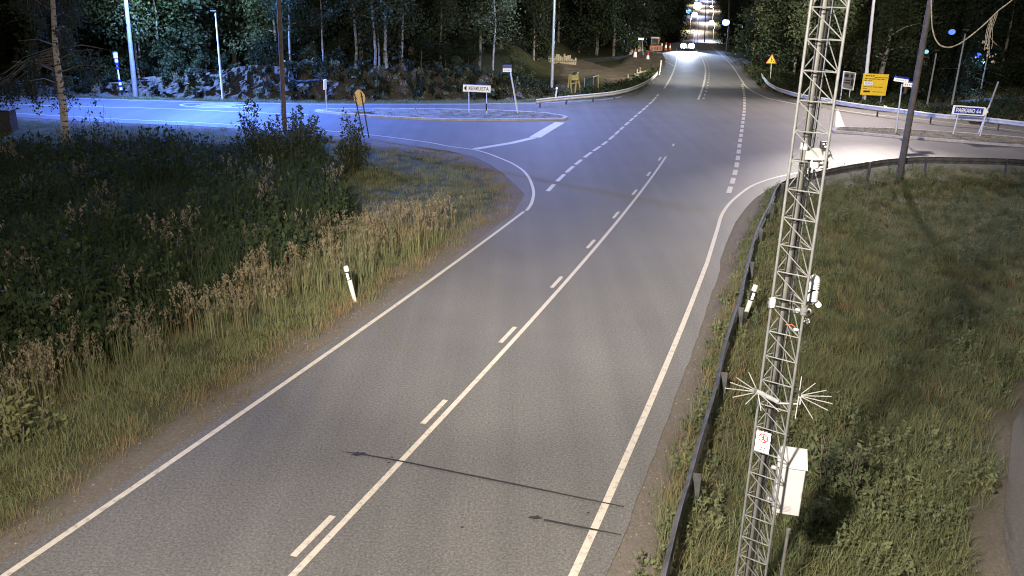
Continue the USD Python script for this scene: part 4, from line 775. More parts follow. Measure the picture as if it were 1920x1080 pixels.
# small marker at the end of the pale guard rail
b = at(1041, 186); tp = atY(1044, 166, b[1]); t = thing("marker_post", "small white marker post at the left end of the pale curved guard rail", "roadside post", b)
part(t, "post", MB().tube([b - [0, 0, .2], tp], .05, 8), A["signwhite"], 40); part(t, "reflector", MB().box(tp + [0, -.06, -.15], (.08, .02, .2)), A["rail_light"]); part(t, "cap", (trimesh.creation.icosphere(1, .09).vertices + tp, trimesh.creation.icosphere(1, .09).faces), A["white"], True)
# striped marker at the left
b = atY(228, 175, 60.0); Y = b[1]; tp = atY(215, 96, Y); d = (tp - b) / np.linalg.norm(tp - b); L = np.linalg.norm(tp - b); t = thing("striped_marker", "leaning blue and white striped marker post left of the tallest pale lamp", "marker post", b)
for k, (f0, f1, mm, r) in enumerate([(-.05, .08, "black", .09), (.08, .15, "signwhite", .13), (.15, .20, "signblue", .13), (.20, .27, "signwhite", .13), (.27, .33, "signblue", .13), (.33, .58, "signwhite", .07), (.58, .63, "signblue", .1), (.63, .68, "signwhite", .08), (.68, .74, "signblue", .16), (.74, .84, "signwhite", .15), (.84, .97, "signwhite", .19), (.97, 1.0, "signblue", .19)]):
    part(t, "band", MB().tube([b + d * L * f0, b + d * L * f1], r * .8, 10), A[mm], 40)
# utility cabinet, far left
bb = on(8, 246); Y = bb[1]; x0, x1 = atY(-22, 228, Y)[0], atY(20, 228, Y)[0]; zt = atY(8, 208, Y)[2]
t = thing("utility_cabinet", "dark grey utility cabinet at the left edge below the drooping birch leaves", "cabinet", bb)
part(t, "body", MB().bevel_box(((x0 + x1) / 2, Y + .3, (bb[2] + zt) / 2 - .1), (x1 - x0, .7, zt - bb[2] + .2), .03), A["darksteel"]); part(t, "lid", MB().bevel_box(((x0 + x1) / 2, Y + .3, zt + .02), (x1 - x0 + .08, .78, .05), .015), A["rail"]); part(t, "door", MB().bevel_box(((x0 + x1) / 2, Y - .06, (bb[2] + zt) / 2), (x1 - x0 - .12, .02, zt - bb[2] - .1), .006), A["darksteel"])
# triangular road works sign
b = on(1446, 157); b[1] += .35; Y = b[1]; c = atY(1446.8, 111, Y - .05); t = thing("roadworks_sign", "triangular yellow and red road works sign behind the far guard rail", "warning sign", b)
fr = frame(c, (1, 0, 0), (0, -1, 0)); r = .47; tri = Polygon([(-r, -r * .8), (r, -r * .8), (0, r * .9)]).buffer(.04)
part(t, "border", panel(fr, tri, -.01, .0), A["orange"]); part(t, "field", panel(fr, tri.buffer(-.10), 0, .006), A["signyellow"])
part(t, "digger_figure", panel(fr, unary_union([Point(.0, .12).buffer(.05), LineString([(.0, .08), (-.03, -.08)]).buffer(.045), LineString([(-.03, -.08), (-.09, -.24)]).buffer(.03), LineString([(-.03, -.08), (.04, -.24)]).buffer(.03), LineString([(.0, .03), (.14, -.1)]).buffer(.02), Polygon([(.1, -.26), (.28, -.26), (.19, -.14)])]), .006, .011), A["printblack"])
part(t, "post", MB().tube([b - [0, 0, .3], (c[0], Y, c[2] + .2)], .045, 8), A["offwhite"], 40)
# yellow notice board
Y = 65.6; P4 = [atY(x, y, Y) for x, y in ((1617, 138.5), (1665.5, 138.5), (1662, 180), (1615, 177.5))]; c = np.mean(P4, 0); wS, hS = (P4[1][0] - P4[0][0] + P4[2][0] - P4[3][0]) / 2, (P4[0][2] - P4[3][2] + P4[1][2] - P4[2][2]) / 2
t = thing("notice_board", "large yellow printed notice board on two posts behind the right guard rail", "notice board", (c[0], Y, gz(c[0], Y)))
fr = frame(c, (1, 0, -.02), (0, -1, 0)); part(t, "board", panel(fr, rect(0, 0, wS, hS), -.03, 0), A["signyellow"]); u = wS / 100
def bars(y, h, spans, m, z=.004):
    for a_, b_ in spans: part(t, "print", panel(fr, rect((a_ + b_) / 2 * u, y * hS, (b_ - a_) * u, h * hS), 0, z), A[m])
bars(.40, .055, [(-40, -33), (-31, -24), (-22, -15), (-13, -6)], "printbrown"); bars(.335, .035, [(-4, 8), (10, 22), (24, 34), (36, 46)], "printbrown"); bars(.26, .04, [(-42, -30), (-28, -16), (-14, 2), (4, 18), (20, 36)], "printbrown")
bars(.17, .035, [(-42, -33), (-28, -22), (-20, -12)], "printbrown"); bars(.05, .14, [(-42, -8)], "signwhite"); bars(.05, .07, [(-38, -30), (-28, -20), (-18, -11)], "printblue", .007)
bars(-.11, .03, [(-43, -28), (-26, -8), (-5, 12), (14, 34)], "printbrown"); bars(-.19, .03, [(-43, -27)], "printbrown"); bars(-.33, .085, [(-40, -14)], "printblack"); bars(-.335, .03, [(-4, 10), (12, 26), (28, 36)], "printbrown")
for k in (-.36, .36): part(t, "post", MB().tube([(c[0] + k * wS, Y + .08, gz(c[0], Y) - .3), (c[0] + k * wS, Y + .08, c[2] + hS * .4)], .06, 8), A["postgrey"], 40)
# information sign seen nearly edge-on
Y = Y + 2.0; Pq = [atY(x, y, Y + k) for x, y, k in ((1582, 134, 0), (1604, 137, .9), (1599, 169, .9), (1578, 165, 0))]; t = thing("information_board", "grey framed information board on two posts between the mast and the yellow board", "notice board", (Pq[0][0], Y, 0))
q = np.array(Pq); nn = np.cross(q[1] - q[0], q[3] - q[0]); nn /= np.linalg.norm(nn); nn = nn if nn[1] < 0 else -nn
part(t, "board", MB().hull(np.vstack([q, q - nn * .05])), A["galv"])
for a_, b_ in ((0, 1), (1, 2), (2, 3), (3, 0)): part(t, "frame_bar", MB().tube([q[a_] + nn * .02, q[b_] + nn * .02], .045, 6), A["signwhite"])
for s_, u_, w_, h_ in ((.3, .22, .3, .2), (.75, .22, .2, .22), (.4, .5, .5, .08), (.4, .65, .5, .08), (.82, .6, .2, .4)):
    o = q[0] + (q[1] - q[0]) * s_ + (q[3] - q[0]) * u_; e = (q[1] - q[0]) * w_ / 2; g_ = (q[3] - q[0]) * h_ / 2; part(t, "print", MB().hull([o + a_ * e + b_ * g_ + nn * k for a_ in (-1, 1) for b_ in (-1, 1) for k in (.0, .012)]), A["darksteel"])
for f in (.12, .85):
    o = q[3] + (q[2] - q[3]) * f; part(t, "post", MB().tube([(o[0] - .05, o[1] + .06, -.3), o - nn * .09 + [0, 0, .8]], .05, 8), A["galv"], 40)
# boulders by the right rail
def boulder(label, px, size, m, seed, cat="boulder"):
    b = on(*px); r = np.random.default_rng(seed); ic = trimesh.creation.icosphere(3, 1); v = ic.vertices * (1 + .5 * (meshkit.fbm(ic.vertices * 1.3 + seed, 3, seed) - .5)[:, None]) * np.array(size) / 2
    return single("boulder", (v + b + [0, 0, size[2] * .3], ic.faces), m, label, cat, smooth=True)
boulder("ochre boulder under the yellow notice board beside the right guard rail", (1655, 209), (1.0, .7, .55), A["ochrestone"], 2)
boulder("grey boulder under the guard rail behind the blue arrow sign", (1828, 232), (.85, .6, .6), A["rock"], 5)

# ------------------------------------------------------------------ road works on the sand bank
rr = np.random.default_rng(20)
Y = on(1058, 121)[1] + .5; x0, x1 = atY(1028, 112, Y)[0], atY(1081, 112, Y)[0]; g0 = on(1058, 121)[2]; t = thing("plank_stack", "stack of pale upright planks above the sand bank behind the lamp pole", "planks", (x0, Y, g0)); n = 15
for k in range(n):
    w = (x1 - x0) / n; h = atY(1050, 103, Y)[2] - g0 + rr.uniform(-.25, .25) - (.5 if k > 11 else 0); part(t, "plank", MB().box((x0 + (k + .5) * w, Y + rr.uniform(-.05, .05), g0 + h / 2 - .1), (w * .88, .06, h + .2)), A["plank"])
part(t, "rail", MB().box(((x0 + x1) / 2, Y - .09, g0 + .35), (x1 - x0, .08, .12)), A["bark"])
Y = on(1078, 176)[1] + 1.2; P = lambda x, y, k=0: atY(x, y, Y + k)
t = thing("yellow_machine", "yellow steel machine with splayed legs standing on the sand bank behind the pale rail", "machine", P(1078, 175))
for a_, b_, c_ in (((1068, 139), (1066, 156), (1064, 175)), ((1071, 140), (1070, 158), (1072, 176)), ((1083, 136), (1085, 152), (1090, 178)), ((1081, 138), (1080, 156), (1078, 176))): part(t, "leg", MB().tube([P(*a_), P(*b_), P(*c_, -.3)], .07, 6), A["yellow"])
part(t, "cross_plate", MB().bevel_box(P(1078, 146), (.62, .3, .42), .04), A["yellow"]); part(t, "black_head", MB().hull([P(1073, 140), P(1075, 135), P(1083, 134), P(1085, 140), P(1074, 140, .5), P(1084, 135, .5)]), A["black"]); part(t, "brace", MB().tube([P(1069, 158), P(1084, 154)], .05, 6), A["yellow"])
part(t, "skid", MB().bevel_box(P(1077, 175), (1.1, .9, .14), .03), A["bark"])
for k, (px, sz) in enumerate([((1046, 172), (.9, .8, .8)), ((1055, 174), (.8, .7, .9)), ((1063, 175), (.7, .7, .6)), ((1039, 160), (.9, .7, .7)), ((1051, 165), (.6, .6, .6))]): boulder(f"{['dark', 'broad', 'low', 'uppermost', 'small'][k]} rock heaped left of the yellow machine on the sand bank", px, sz, A["rock"], 30 + k, "rock")
t = thing("mesh_barrier", "framed dark green mesh barrier with pale posts right of the yellow machine", "barrier", P(1110, 172))
part(t, "mesh_panel", MB().hull([P(1097, 147, .4), P(1119, 143), P(1119, 171), P(1097, 172, .4), P(1098, 147, .5), P(1119, 143, .1), P(1119, 171, .1), P(1097, 172, .5)]), A["mesh"])
for a_, b_, m_, r_ in (((1096, 145), (1096, 174), "galv", .05), ((1113, 144), (1112, 171), "orange", .05), ((1122, 140), (1122, 172), "yellow", .06)): part(t, "post", MB().tube([P(*a_), P(*b_)], r_, 6), A[m_])
part(t, "top_bar", MB().tube([P(1095, 146), P(1110, 142), P(1123, 140)], .045, 6), A["darksteel"]); part(t, "top_bar", MB().tube([P(1112, 145), P(1123, 140)], .05, 6), A["offwhite"])
for k, (bp, tp) in enumerate([((1162, 165), (1162, 153)), ((1178, 151), (1178, 141)), ((1195, 146), (1195, 131)), ((1200, 139), (1200, 128))]):
    b = on(*bp); tpp = atY(*tp, b[1]); single("survey_stake", MB().tube([b - [0, 0, .2], tpp], .055, 6).box(tpp + [0, 0, .03], (.13, .05, .07)), A["plank"], f"{['first', 'second', 'third', 'fourth'][k]} pale survey stake, counted from the left, behind the curved guard rail", "stake")
t = thing("timber_beam", "pale timber beam lying behind the curved guard rail below the stakes", "beam", on(1196, 142)); b0, b1 = on(1190, 144), on(1211, 139); part(t, "beam", MB().tube([b0 + [0, 0, .3], b1 + [0, 0, .3]], .1, 4), A["plank"]); part(t, "block", MB().box(b0 + [.2, .1, .1], (.4, .4, .3)), A["bark"]); part(t, "block", MB().box(b1 + [-.2, .1, .1], (.4, .4, .3)), A["bark"])
def cone(label, px, h, m, name="traffic_cone", cat="traffic cone"):
    b = on(*px); t = thing(name, label, cat, b); part(t, "base", MB().bevel_box(b + [0, 0, .04], (h * .5, h * .5, .08), .02), A["black"])
    part(t, "body", MB().lathe([(h * .2, .08), (h * .15, h * .35), (h * .15, h * .35), (h * .10, h * .68), (.04, h), (0, h)], b, 14), m, 40); part(t, "band", MB().lathe([(h * .153, h * .36), (h * .104, h * .68), (h * .1, h * .68)], b + [0, 0, .002], 14), A["signwhite"], 40)
cone("big orange barrier cone at the left of the sand bank top", (1190, 116), 1.75, A["orange"]); cone("orange and pink cone right of the big orange cone on the sand", (1214, 118), 1.35, A["signred"]); cone("small orange cone between the yellow marker and the sign post", (1204, 101), 1.1, A["orange"])
cone("small orange cone beside the orange machine near the far road", (1248, 95), 1.3, A["orange"]); cone("tiny orange cone farthest right on the far verge", (1256, 94), 1.0, A["orange"])
b = on(1198, 105); t = thing("yellow_marker", "narrow yellow and white marker board behind the big orange cone", "marker", b); part(t, "board", MB().bevel_box(b + [0, 0, .9], (.5, .12, 1.3), .03), A["yellow"]); part(t, "stripe", MB().box(b + [0, -.08, .75], (.45, .03, .3)), A["signwhite"]); part(t, "foot", MB().bevel_box(b + [0, 0, .1], (.7, .5, .2), .04), A["black"])
b = on(1180, 103); t = thing("leaning_board", "pale leaning board stuck in the bank left of the cones", "board", b); part(t, "board", MB().tube([b - [0, 0, .1], atY(1187, 92, b[1])], [.13, .22], 4), A["white"]); part(t, "prop", MB().tube([b + [.4, .4, 0], atY(1185, 95, b[1] + .2)], .05, 5), A["plank"])
b = on(1206, 104); tp = atY(1204, 73, b[1]); t = thing("small_sign", "small white sign on a thin post behind the cones", "sign", b); part(t, "post", MB().tube([b, tp], .07, 6), A["galv"]); part(t, "plate", MB().bevel_box(tp + [-.15, -.1, 0], (.75, .05, .28), .015), A["white"])
b = on(1236, 141) ; tp = atY(1240, 113, b[1]); t = thing("edge_post", "thin pale post at the far end of the curved guard rail", "post", b); part(t, "post", MB().tube([b - [0, 0, .2], tp], .07, 6), A["offwhite"]); part(t, "top", MB().tube([tp, tp + [0, 0, .25]], .075, 6), A["black"])
# orange machine
b = on(1229, 99); Y = b[1] + .5; S = (atY(1241, 95, Y)[0] - atY(1217, 95, Y)[0]) / 2; t = thing("construction_machine", "orange construction machine with a dark cab parked by the far left verge", "construction machine", b)
zc = lambda y: atY(1229, y, Y)[2]; cxm = atY(1229, 90, Y)[0]
part(t, "body", MB().bevel_box((cxm, Y, (zc(96) + zc(85)) / 2), (2 * S, 1.4, zc(85) - zc(96)), .08), A["machine"])
for k in range(4): part(t, "grille", MB().box((cxm - S * .66 + k * S * .44, Y - .72, zc(90.5)), (S * .26, .04, (zc(85) - zc(96)) * .45)), A["bark"])
part(t, "undercarriage", MB().bevel_box((cxm, Y + .3, zc(97)), (2 * S * .95, 2.0, .5), .1), A["rubber"])
for k in (-1, 1): part(t, "track", MB().bevel_box((cxm + k * S * .8, Y + .6, zc(98)), (.5, 2.8, .7), .15), A["rubber"])
part(t, "cab", MB().bevel_box((cxm - S * .15, Y + .8, (zc(85) + zc(72)) / 2), (S * 1.1, 1.3, zc(72) - zc(85)), .1), A["glass"]); part(t, "cab_roof", MB().bevel_box((cxm - S * .15, Y + .8, zc(71)), (S * 1.3, 1.5, .22), .06), A["offwhite"])
for k in (-1, 1): part(t, "cab_post", MB().tube([(cxm - S * .15 + k * S * .55, Y + .15, zc(85)), (cxm - S * .15 + k * S * .55, Y + .15, zc(71.5))], .06, 5), A["machine"])
part(t, "boom", MB().tube([(cxm + S * .5, Y + 1.2, zc(84)), (cxm + S * .9, Y + 2.6, zc(72)), (cxm + S * 1.0, Y + 4.2, zc(78))], [.2, .18, .12], 6), A["machine"])
part(t, "exhaust", MB().tube([(cxm + S * .7, Y, zc(85)), (cxm + S * .7, Y, zc(80))], .07, 6), A["darksteel"])
part(t, "mirror", MB().bevel_box((cxm + S * .95, Y - .2, zc(83)), (.2, .06, .35), .02), A["white"])

# ------------------------------------------------------------------ oncoming car
cb = at(1288.5, 94); dirv = -np.array([0.20, 1.0, 0]); dirv /= np.linalg.norm(dirv)
t = thing("car", "oncoming dark car with bright headlights on the far road", "car", cb)
side = np.array([dirv[1], -dirv[0], 0]) * -1; Rc = np.stack([side, dirv, [0, 0, 1.0]], 1)
def cp_(v): return np.asarray(v, float) @ Rc.T + cb
prof = [(2.15, .32), (2.2, .55), (2.1, .72), (1.2, .92), (.55, 1.42), (-1.0, 1.46), (-1.75, 1.02), (-2.15, .95), (-2.2, .45), (-2.1, .28)]
def loft(w0, w1):
    P = []
    for y, z in prof: w = w0 if z < 1 else w1; P += [(-w, y, z), (w, y, z)]
    return P
lower = [(x, y, min(z, .98)) for x, y, z in loft(.88, .88)]; part(t, "body", MB().hull(cp_(lower)), A["carpaint"]); part(t, "cabin", MB().hull(cp_([(x, y, z) for w, y, z in ((.82, 1.1, .95), (.66, .5, 1.42), (.66, -1.0, 1.46), (.8, -1.8, .98)) for x in (-w, w)])), A["carpaint"])
part(t, "windscreen", MB().hull(cp_([(-.74, 1.12, 1.0), (.74, 1.12, 1.0), (.6, .6, 1.40), (-.6, .6, 1.40), (-.74, 1.15, 1.01), (.74, 1.15, 1.01), (.6, .63, 1.41), (-.6, .63, 1.41)])), A["glass"])
part(t, "bumper", MB().bevel_box(cp_([(0, 2.2, .42)])[0], (1.7, .16, .22), .05, Rc), A["black"]); part(t, "number_plate", MB().box(cp_([(0, 2.3, .45)])[0], (.5, .02, .12), Rc), A["white"])
HEAD = emit("headlight_glow", (0.72, 0.82, 1.0), 12)
for k in (-1, 1):
    m = trimesh.creation.icosphere(2, 1); part(t, "headlight", (cp_(m.vertices * [.5, .16, .44] + [k * .60, 2.16, .74]), m.faces), HEAD, True)
    m = trimesh.creation.icosphere(1, 1); part(t, "fog_lamp", (cp_(m.vertices * [.14, .06, .09] + [k * .55, 2.28, .42]), m.faces), HEAD, True)
    for y in (1.35, -1.35):
        m = trimesh.creation.cylinder(.32, .22, sections=18); w = part(t, "wheel", (cp_(m.vertices @ np.array([[0, 0, 1.], [0, 1, 0], [-1, 0, 0]]) + [k * .8, y, .32]), m.faces), A["rubber"])
    part(t, "mirror", MB().bevel_box(cp_([(k * 1.0, .75, 1.0)])[0], (.2, .1, .14), .03, Rc), A["carpaint"])
    o = cp_([(k * .58, 2.4, .72)])[0]; spot(numbered(t, "beam"), o - cb, o - cb + dirv * 14 - [0, 0, .9], 8000, (.62, .74, 1), 34, .8, .08)

# ------------------------------------------------------------------ plants
R0 = np.random.default_rng(77)
def leaf_quads(P, size, rng, long=1.7, droop=0.0, nrm=None):
    """One diamond-shaped leaf of two triangles at each point."""
    n = len(P); a = rng.normal(size=(n, 3)); a[:, 2] -= droop; a /= np.linalg.norm(a, axis=1, keepdims=True)
    b = np.cross(a, rng.normal(size=(n, 3)) if nrm is None else nrm + rng.normal(size=(n, 3)) * .5); b /= np.linalg.norm(b, axis=1, keepdims=True) + 1e-9
    s = size * rng.uniform(.6, 1.3, (n, 1)); v = np.stack([P - a * s * long / 2, P + b * s / 2 + a * s * .1, P + a * s * long / 2, P - b * s / 2 + a * s * .1], 1).reshape(-1, 3)
    k = np.arange(n) * 4; return v, np.stack([k, k + 1, k + 2, k + 3], 1)
def crown_points(rng, n, clumps, spread):
    c = clumps[rng.integers(0, len(clumps), n)]; return c + rng.normal(size=(n, 3)) * spread
def leafy(rng, height, base, width, n, size, nclump, spread, bark, leaf, r0=.16, lean=0.03, limbs=14, bare=False):
    """(trunk mesh, crown mesh) of a broad-leaved tree: tapered trunk with limbs, leaves in uneven clumps on the limbs."""
    zs = np.linspace(-.4, height * .93, 8); off = np.cumsum(rng.normal(0, lean, (8, 2)), 0) * height * .12; off -= off[0]
    tr = np.column_stack([off, zs]); m = MB().tube(tr, np.linspace(r0, .03, 8), 8); cl = []
    for k in range(limbs):
        z = base + (height * .95 - base) * (k + rng.uniform(0, 1)) / limbs; o = np.array([np.interp(z, zs, tr[:, 0]), np.interp(z, zs, tr[:, 1]), z]); f = (z - base) / max(height - base, .1)
        L = width * (0.45 + .75 * math.sin(math.pi * min(1, .18 + .82 * f)) ) * rng.uniform(.6, 1.1) * (1 - .45 * f); a = rng.uniform(0, 2 * np.pi); e = o + np.array([math.cos(a) * L, math.sin(a) * L, L * rng.uniform(.05, .55)]); md = (o + e) / 2 + [0, 0, L * .1]
        m.tube([o, md, e], [r0 * .35 * (1 - .6 * f), r0 * .22 * (1 - .6 * f), .012], 5); ts = rng.uniform(.35, 1.1, max(2, nclump // limbs))[:, None]; cl.append(o + (e - o) * ts + rng.normal(size=(len(ts), 3)) * L * .22)
    cl = np.vstack(cl); w = rng.uniform(.5, 1.4, len(cl)); P = crown_points(rng, n, cl, spread); return m.get(), leaf_quads(P, size, rng)
def spruce(rng, height, width, n, size):
    m = MB().tube([(0, 0, -.4), (0, 0, height)], [.16, .02], 7); P = []
    for k in range(int(height * 3.2)):
        z = .6 + (height - .8) * k / (height * 3.2); L = width * (1 - z / height) * rng.uniform(.7, 1.1) + .15
        for a in rng.uniform(0, 2 * np.pi, 5):
            e = np.array([math.cos(a) * L, math.sin(a) * L, -L * rng.uniform(.15, .35)]); ts = rng.uniform(.15, 1, int(n / (height * 16)))[:, None]; P.append(np.array([0, 0, z]) + e * ts + rng.normal(size=(len(ts), 3)) * .10)
            if k % 2 == 0: m.tube([(0, 0, z), e + [0, 0, z]], [.03, .01], 4)
    P = np.vstack(P); return m.get(), leaf_quads(P, size, rng, 2.4)

def grow(kind, name, label, group, tr, cr, bark, leaf, loc, rot=0, scale=1.0):
    t = thing(name, label, "tree" if "shrub" not in name and "bush" not in name and "sapling" not in name else name.split("_")[-1], (0, 0, 0), group)
    part(t, "trunk" if "tree" in name or "birch" in name or "spruce" in name else "stems", tr, bark, True, world=False); part(t, "crown", cr, leaf, world=False); place(t, loc, rot, (scale,) * 3); return t
r = np.random.default_rng(101)
KIND = {"dense": leafy(r, 11, 1.2, 3.0, 9000, .17, 130, .42, 0, 0, .17), "slim": leafy(r, 12, 2.6, 1.9, 5200, .16, 90, .38, 0, 0, .13), "broad": leafy(r, 10, .6, 3.4, 10000, .18, 150, .45, 0, 0, .2),
        "birch": leafy(r, 12, 3.0, 1.9, 4200, .13, 80, .42, 0, 0, .10, .05), "spruce": spruce(r, 12, 2.6, 9000, .13), "stout": leafy(r, 11, 3.0, 2.3, 7000, .17, 110, .4, 0, 0, .30, .05), "shrub": leafy(r, 2.6, .15, 1.5, 2600, .12, 60, .22, 0, 0, .04, .1, 12)}
FIRST = {}
def tree(kind, name, label, group, loc, rot, scale, bark, leaf):
    key = (kind, bark, leaf, name)
    if key not in FIRST: FIRST[key] = grow(kind, name, label, group, *KIND[kind], A[bark], A[leaf], loc, rot, scale); return FIRST[key]
    return copy(FIRST[key], loc, rot, (scale,) * 3, label, group)
def grove(n, xs, ys, kinds, name_of, label_of, group_of, rng, keep, dmin=1.8, smin=.8, smax=1.25):
    done = []
    for _ in range(n * 30):
        x, y = rng.uniform(*xs), rng.uniform(*ys)
        if len(done) >= n: break
        if not keep(x, y) or any((x - a) ** 2 + (y - b) ** 2 < dmin ** 2 for a, b in done): continue
        done.append((x, y)); k = kinds[rng.integers(0, len(kinds))]; tree(k[0], name_of(k), label_of(k), group_of(k), (x, y, gz(x, y)), rng.uniform(0, 360), rng.uniform(smin, smax), k[1], k[2])
    return done
rg = np.random.default_rng(5)
# birches whose trunks show at the top of the rock cut
for k, (px, h, lab) in enumerate([((262, 141), 1.0, "slender birch on the rock just right of the tallest pale lamp, leftmost of its row"), ((269, 140), .9, "slender birch second from the tallest pale lamp on top of the rock"), ((303, 142), 1.0, "birch with a pale trunk between the tallest pale lamp and the short slim lamp"), ((545, 124), .9, "young birch just right of the thin stub pole at the top of the rock"), ((605, 125), .8, "young birch above the right end of the fallen log"),
      ((666, 131), 1.2, "straight pale birch rising over the back of the tan octagonal sign"), ((702, 126), 1.1, "pale birch right of the straight birch above the tan sign"), ((711, 127), .8, "thin young birch between two pale birches on the rock top"), ((722, 126), .8, "thin leaning birch in the middle of the row on the rock top"), ((727, 125), 1.2, "tall leaning birch whose trunk bends right above the rock"), ((757, 129), .9, "leaning birch farthest right in the row on the rock top"), ((925, 144), .9, "lone thin birch behind the KESKUSTA sign")]):
    i = int(np.argmin(abs(ROCK_BASE[:, 0] - at(*px)[0]))); Y = np.interp(at(px[0], 187)[0], ROCK_BASE[:, 0], ROCK_BASE[:, 1]) + 1.7 + .5 * (k % 3); q = atY(*px, Y); tree("birch", "birch_tree", lab, "birches along the top of the rock cut", (q[0], Y, gz(q[0], Y)), 40 * k, h, "birchpale", "leaf")
inhill = lambda x, y: HILLSIDE.contains(Point(x, y)) and ROCKLINE.distance(Point(x, y)) > 1.6
BGN = {"dense": ("leafy_tree", "dense dark leafy tree in the forest behind the rock cut", "leafy trees of the forest behind the rock cut"), "slim": ("slim_tree", "slim green leafy tree near the front of the forest behind the rock cut", "slim trees of the forest behind the rock cut"), "broad": ("broad_tree", "broad low-branched tree in the forest behind the rock cut", "broad trees of the forest behind the rock cut"), "spruce": ("spruce_tree", "dark spruce in the forest behind the rock cut", "spruces of the forest behind the rock cut")}
fam = dict(name_of=lambda k: BGN[k[0]][0], label_of=lambda k: BGN[k[0]][1], group_of=lambda k: BGN[k[0]][2], rng=rg)
grove(30, (-46, 4), (63, 72), [("slim", "bark", "leaf"), ("dense", "bark", "leafdark"), ("broad", "bark", "leaf")], keep=lambda x, y: inhill(x, y) and ROCKLINE.distance(Point(x, y)) > 3, dmin=2.4, **fam)
grove(0, (-62, 8), (70, 92), [("dense", "bark", "leafdark"), ("spruce", "bark", "needle"), ("broad", "bark", "leafdark")], keep=lambda x, y: inhill(x, y), dmin=2.6, smin=.9, smax=1.4, **fam)
# undergrowth on the rock top
grove(34, (-34, 2.5), (61, 72), [("shrub", "bark", "leaf"), ("shrub", "bark", "leafdark")], name_of=lambda k: "rock_top_shrub" if k[2] == "leaf" else "dark_rock_top_shrub", label_of=lambda k: "low green shrub on top of the rock cut" if k[2] == "leaf" else "low dark shrub on top of the rock cut", group_of=lambda k: "green shrubs on the rock cut" if k[2] == "leaf" else "dark shrubs on the rock cut", rng=rg, keep=lambda x, y: inhill(x, y) and ROCKLINE.distance(Point(x, y)) < 5, dmin=.9, smin=.35, smax=.9)
# bushy trees behind the sand bank and along the far road
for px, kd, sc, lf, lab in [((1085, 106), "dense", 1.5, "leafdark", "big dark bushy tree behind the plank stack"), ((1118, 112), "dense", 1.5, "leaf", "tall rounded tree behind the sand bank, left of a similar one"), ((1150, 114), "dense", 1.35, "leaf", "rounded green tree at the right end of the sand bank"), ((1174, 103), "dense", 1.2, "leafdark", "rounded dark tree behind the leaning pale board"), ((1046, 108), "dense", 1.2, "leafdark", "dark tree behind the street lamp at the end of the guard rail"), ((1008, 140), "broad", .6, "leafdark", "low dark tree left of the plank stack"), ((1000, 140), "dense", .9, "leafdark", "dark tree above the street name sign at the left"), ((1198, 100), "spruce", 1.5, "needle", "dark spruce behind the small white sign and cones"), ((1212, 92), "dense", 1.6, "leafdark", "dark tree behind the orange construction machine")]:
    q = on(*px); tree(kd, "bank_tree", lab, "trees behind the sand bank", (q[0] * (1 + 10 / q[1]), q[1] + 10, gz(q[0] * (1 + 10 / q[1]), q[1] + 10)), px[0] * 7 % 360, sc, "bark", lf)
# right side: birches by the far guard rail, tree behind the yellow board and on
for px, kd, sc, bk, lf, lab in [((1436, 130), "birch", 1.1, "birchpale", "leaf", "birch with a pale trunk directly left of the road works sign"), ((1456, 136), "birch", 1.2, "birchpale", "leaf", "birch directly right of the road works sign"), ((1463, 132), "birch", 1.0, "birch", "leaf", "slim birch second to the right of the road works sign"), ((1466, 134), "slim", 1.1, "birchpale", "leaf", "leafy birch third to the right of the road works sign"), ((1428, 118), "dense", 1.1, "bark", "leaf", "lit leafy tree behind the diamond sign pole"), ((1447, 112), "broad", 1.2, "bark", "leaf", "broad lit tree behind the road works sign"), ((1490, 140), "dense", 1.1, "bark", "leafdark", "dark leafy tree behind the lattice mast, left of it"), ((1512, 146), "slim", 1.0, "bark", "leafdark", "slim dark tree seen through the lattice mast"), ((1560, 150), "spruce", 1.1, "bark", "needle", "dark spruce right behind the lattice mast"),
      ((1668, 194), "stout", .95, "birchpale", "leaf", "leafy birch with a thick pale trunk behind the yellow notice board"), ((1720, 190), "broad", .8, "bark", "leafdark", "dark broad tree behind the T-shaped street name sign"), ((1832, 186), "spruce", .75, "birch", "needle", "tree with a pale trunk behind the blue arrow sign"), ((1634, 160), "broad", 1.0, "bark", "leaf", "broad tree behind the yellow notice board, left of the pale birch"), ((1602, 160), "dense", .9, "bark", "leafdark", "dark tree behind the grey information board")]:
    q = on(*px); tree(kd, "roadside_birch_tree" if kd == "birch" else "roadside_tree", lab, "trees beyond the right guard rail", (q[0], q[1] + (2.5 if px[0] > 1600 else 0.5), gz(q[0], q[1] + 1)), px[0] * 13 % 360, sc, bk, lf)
RN = {"dense": ("right_leafy_tree", "dark leafy tree in the wood on the right beyond the guard rail", "leafy trees of the right wood"), "broad": ("right_broad_tree", "dark broad tree in the wood on the right beyond the guard rail", "broad trees of the right wood"), "spruce": ("right_spruce_tree", "dark spruce in the wood on the right beyond the guard rail", "spruces of the right wood")}
awayR = lambda x, y: ROADS.distance(Point(x, y)) > 6 and PATH_FAR.distance(Point(x, y)) > 3.5 and x > far_centre(np.array([max(y, 60.)]))[0] + 7
grove(22, (26, 70), (72, 92), [("dense", "bark", "leafdark"), ("broad", "bark", "leafdark"), ("spruce", "bark", "needle")], name_of=lambda k: "wood_tree", label_of=lambda k: RN[k[0]][1], group_of=lambda k: RN[k[0]][2], rng=rg, keep=lambda x, y: awayR(x, y) and not (x < 33 and y < 96) and y > 70 + max(0, (x - 34)) * .35, dmin=3.2, smin=.9, smax=1.4)
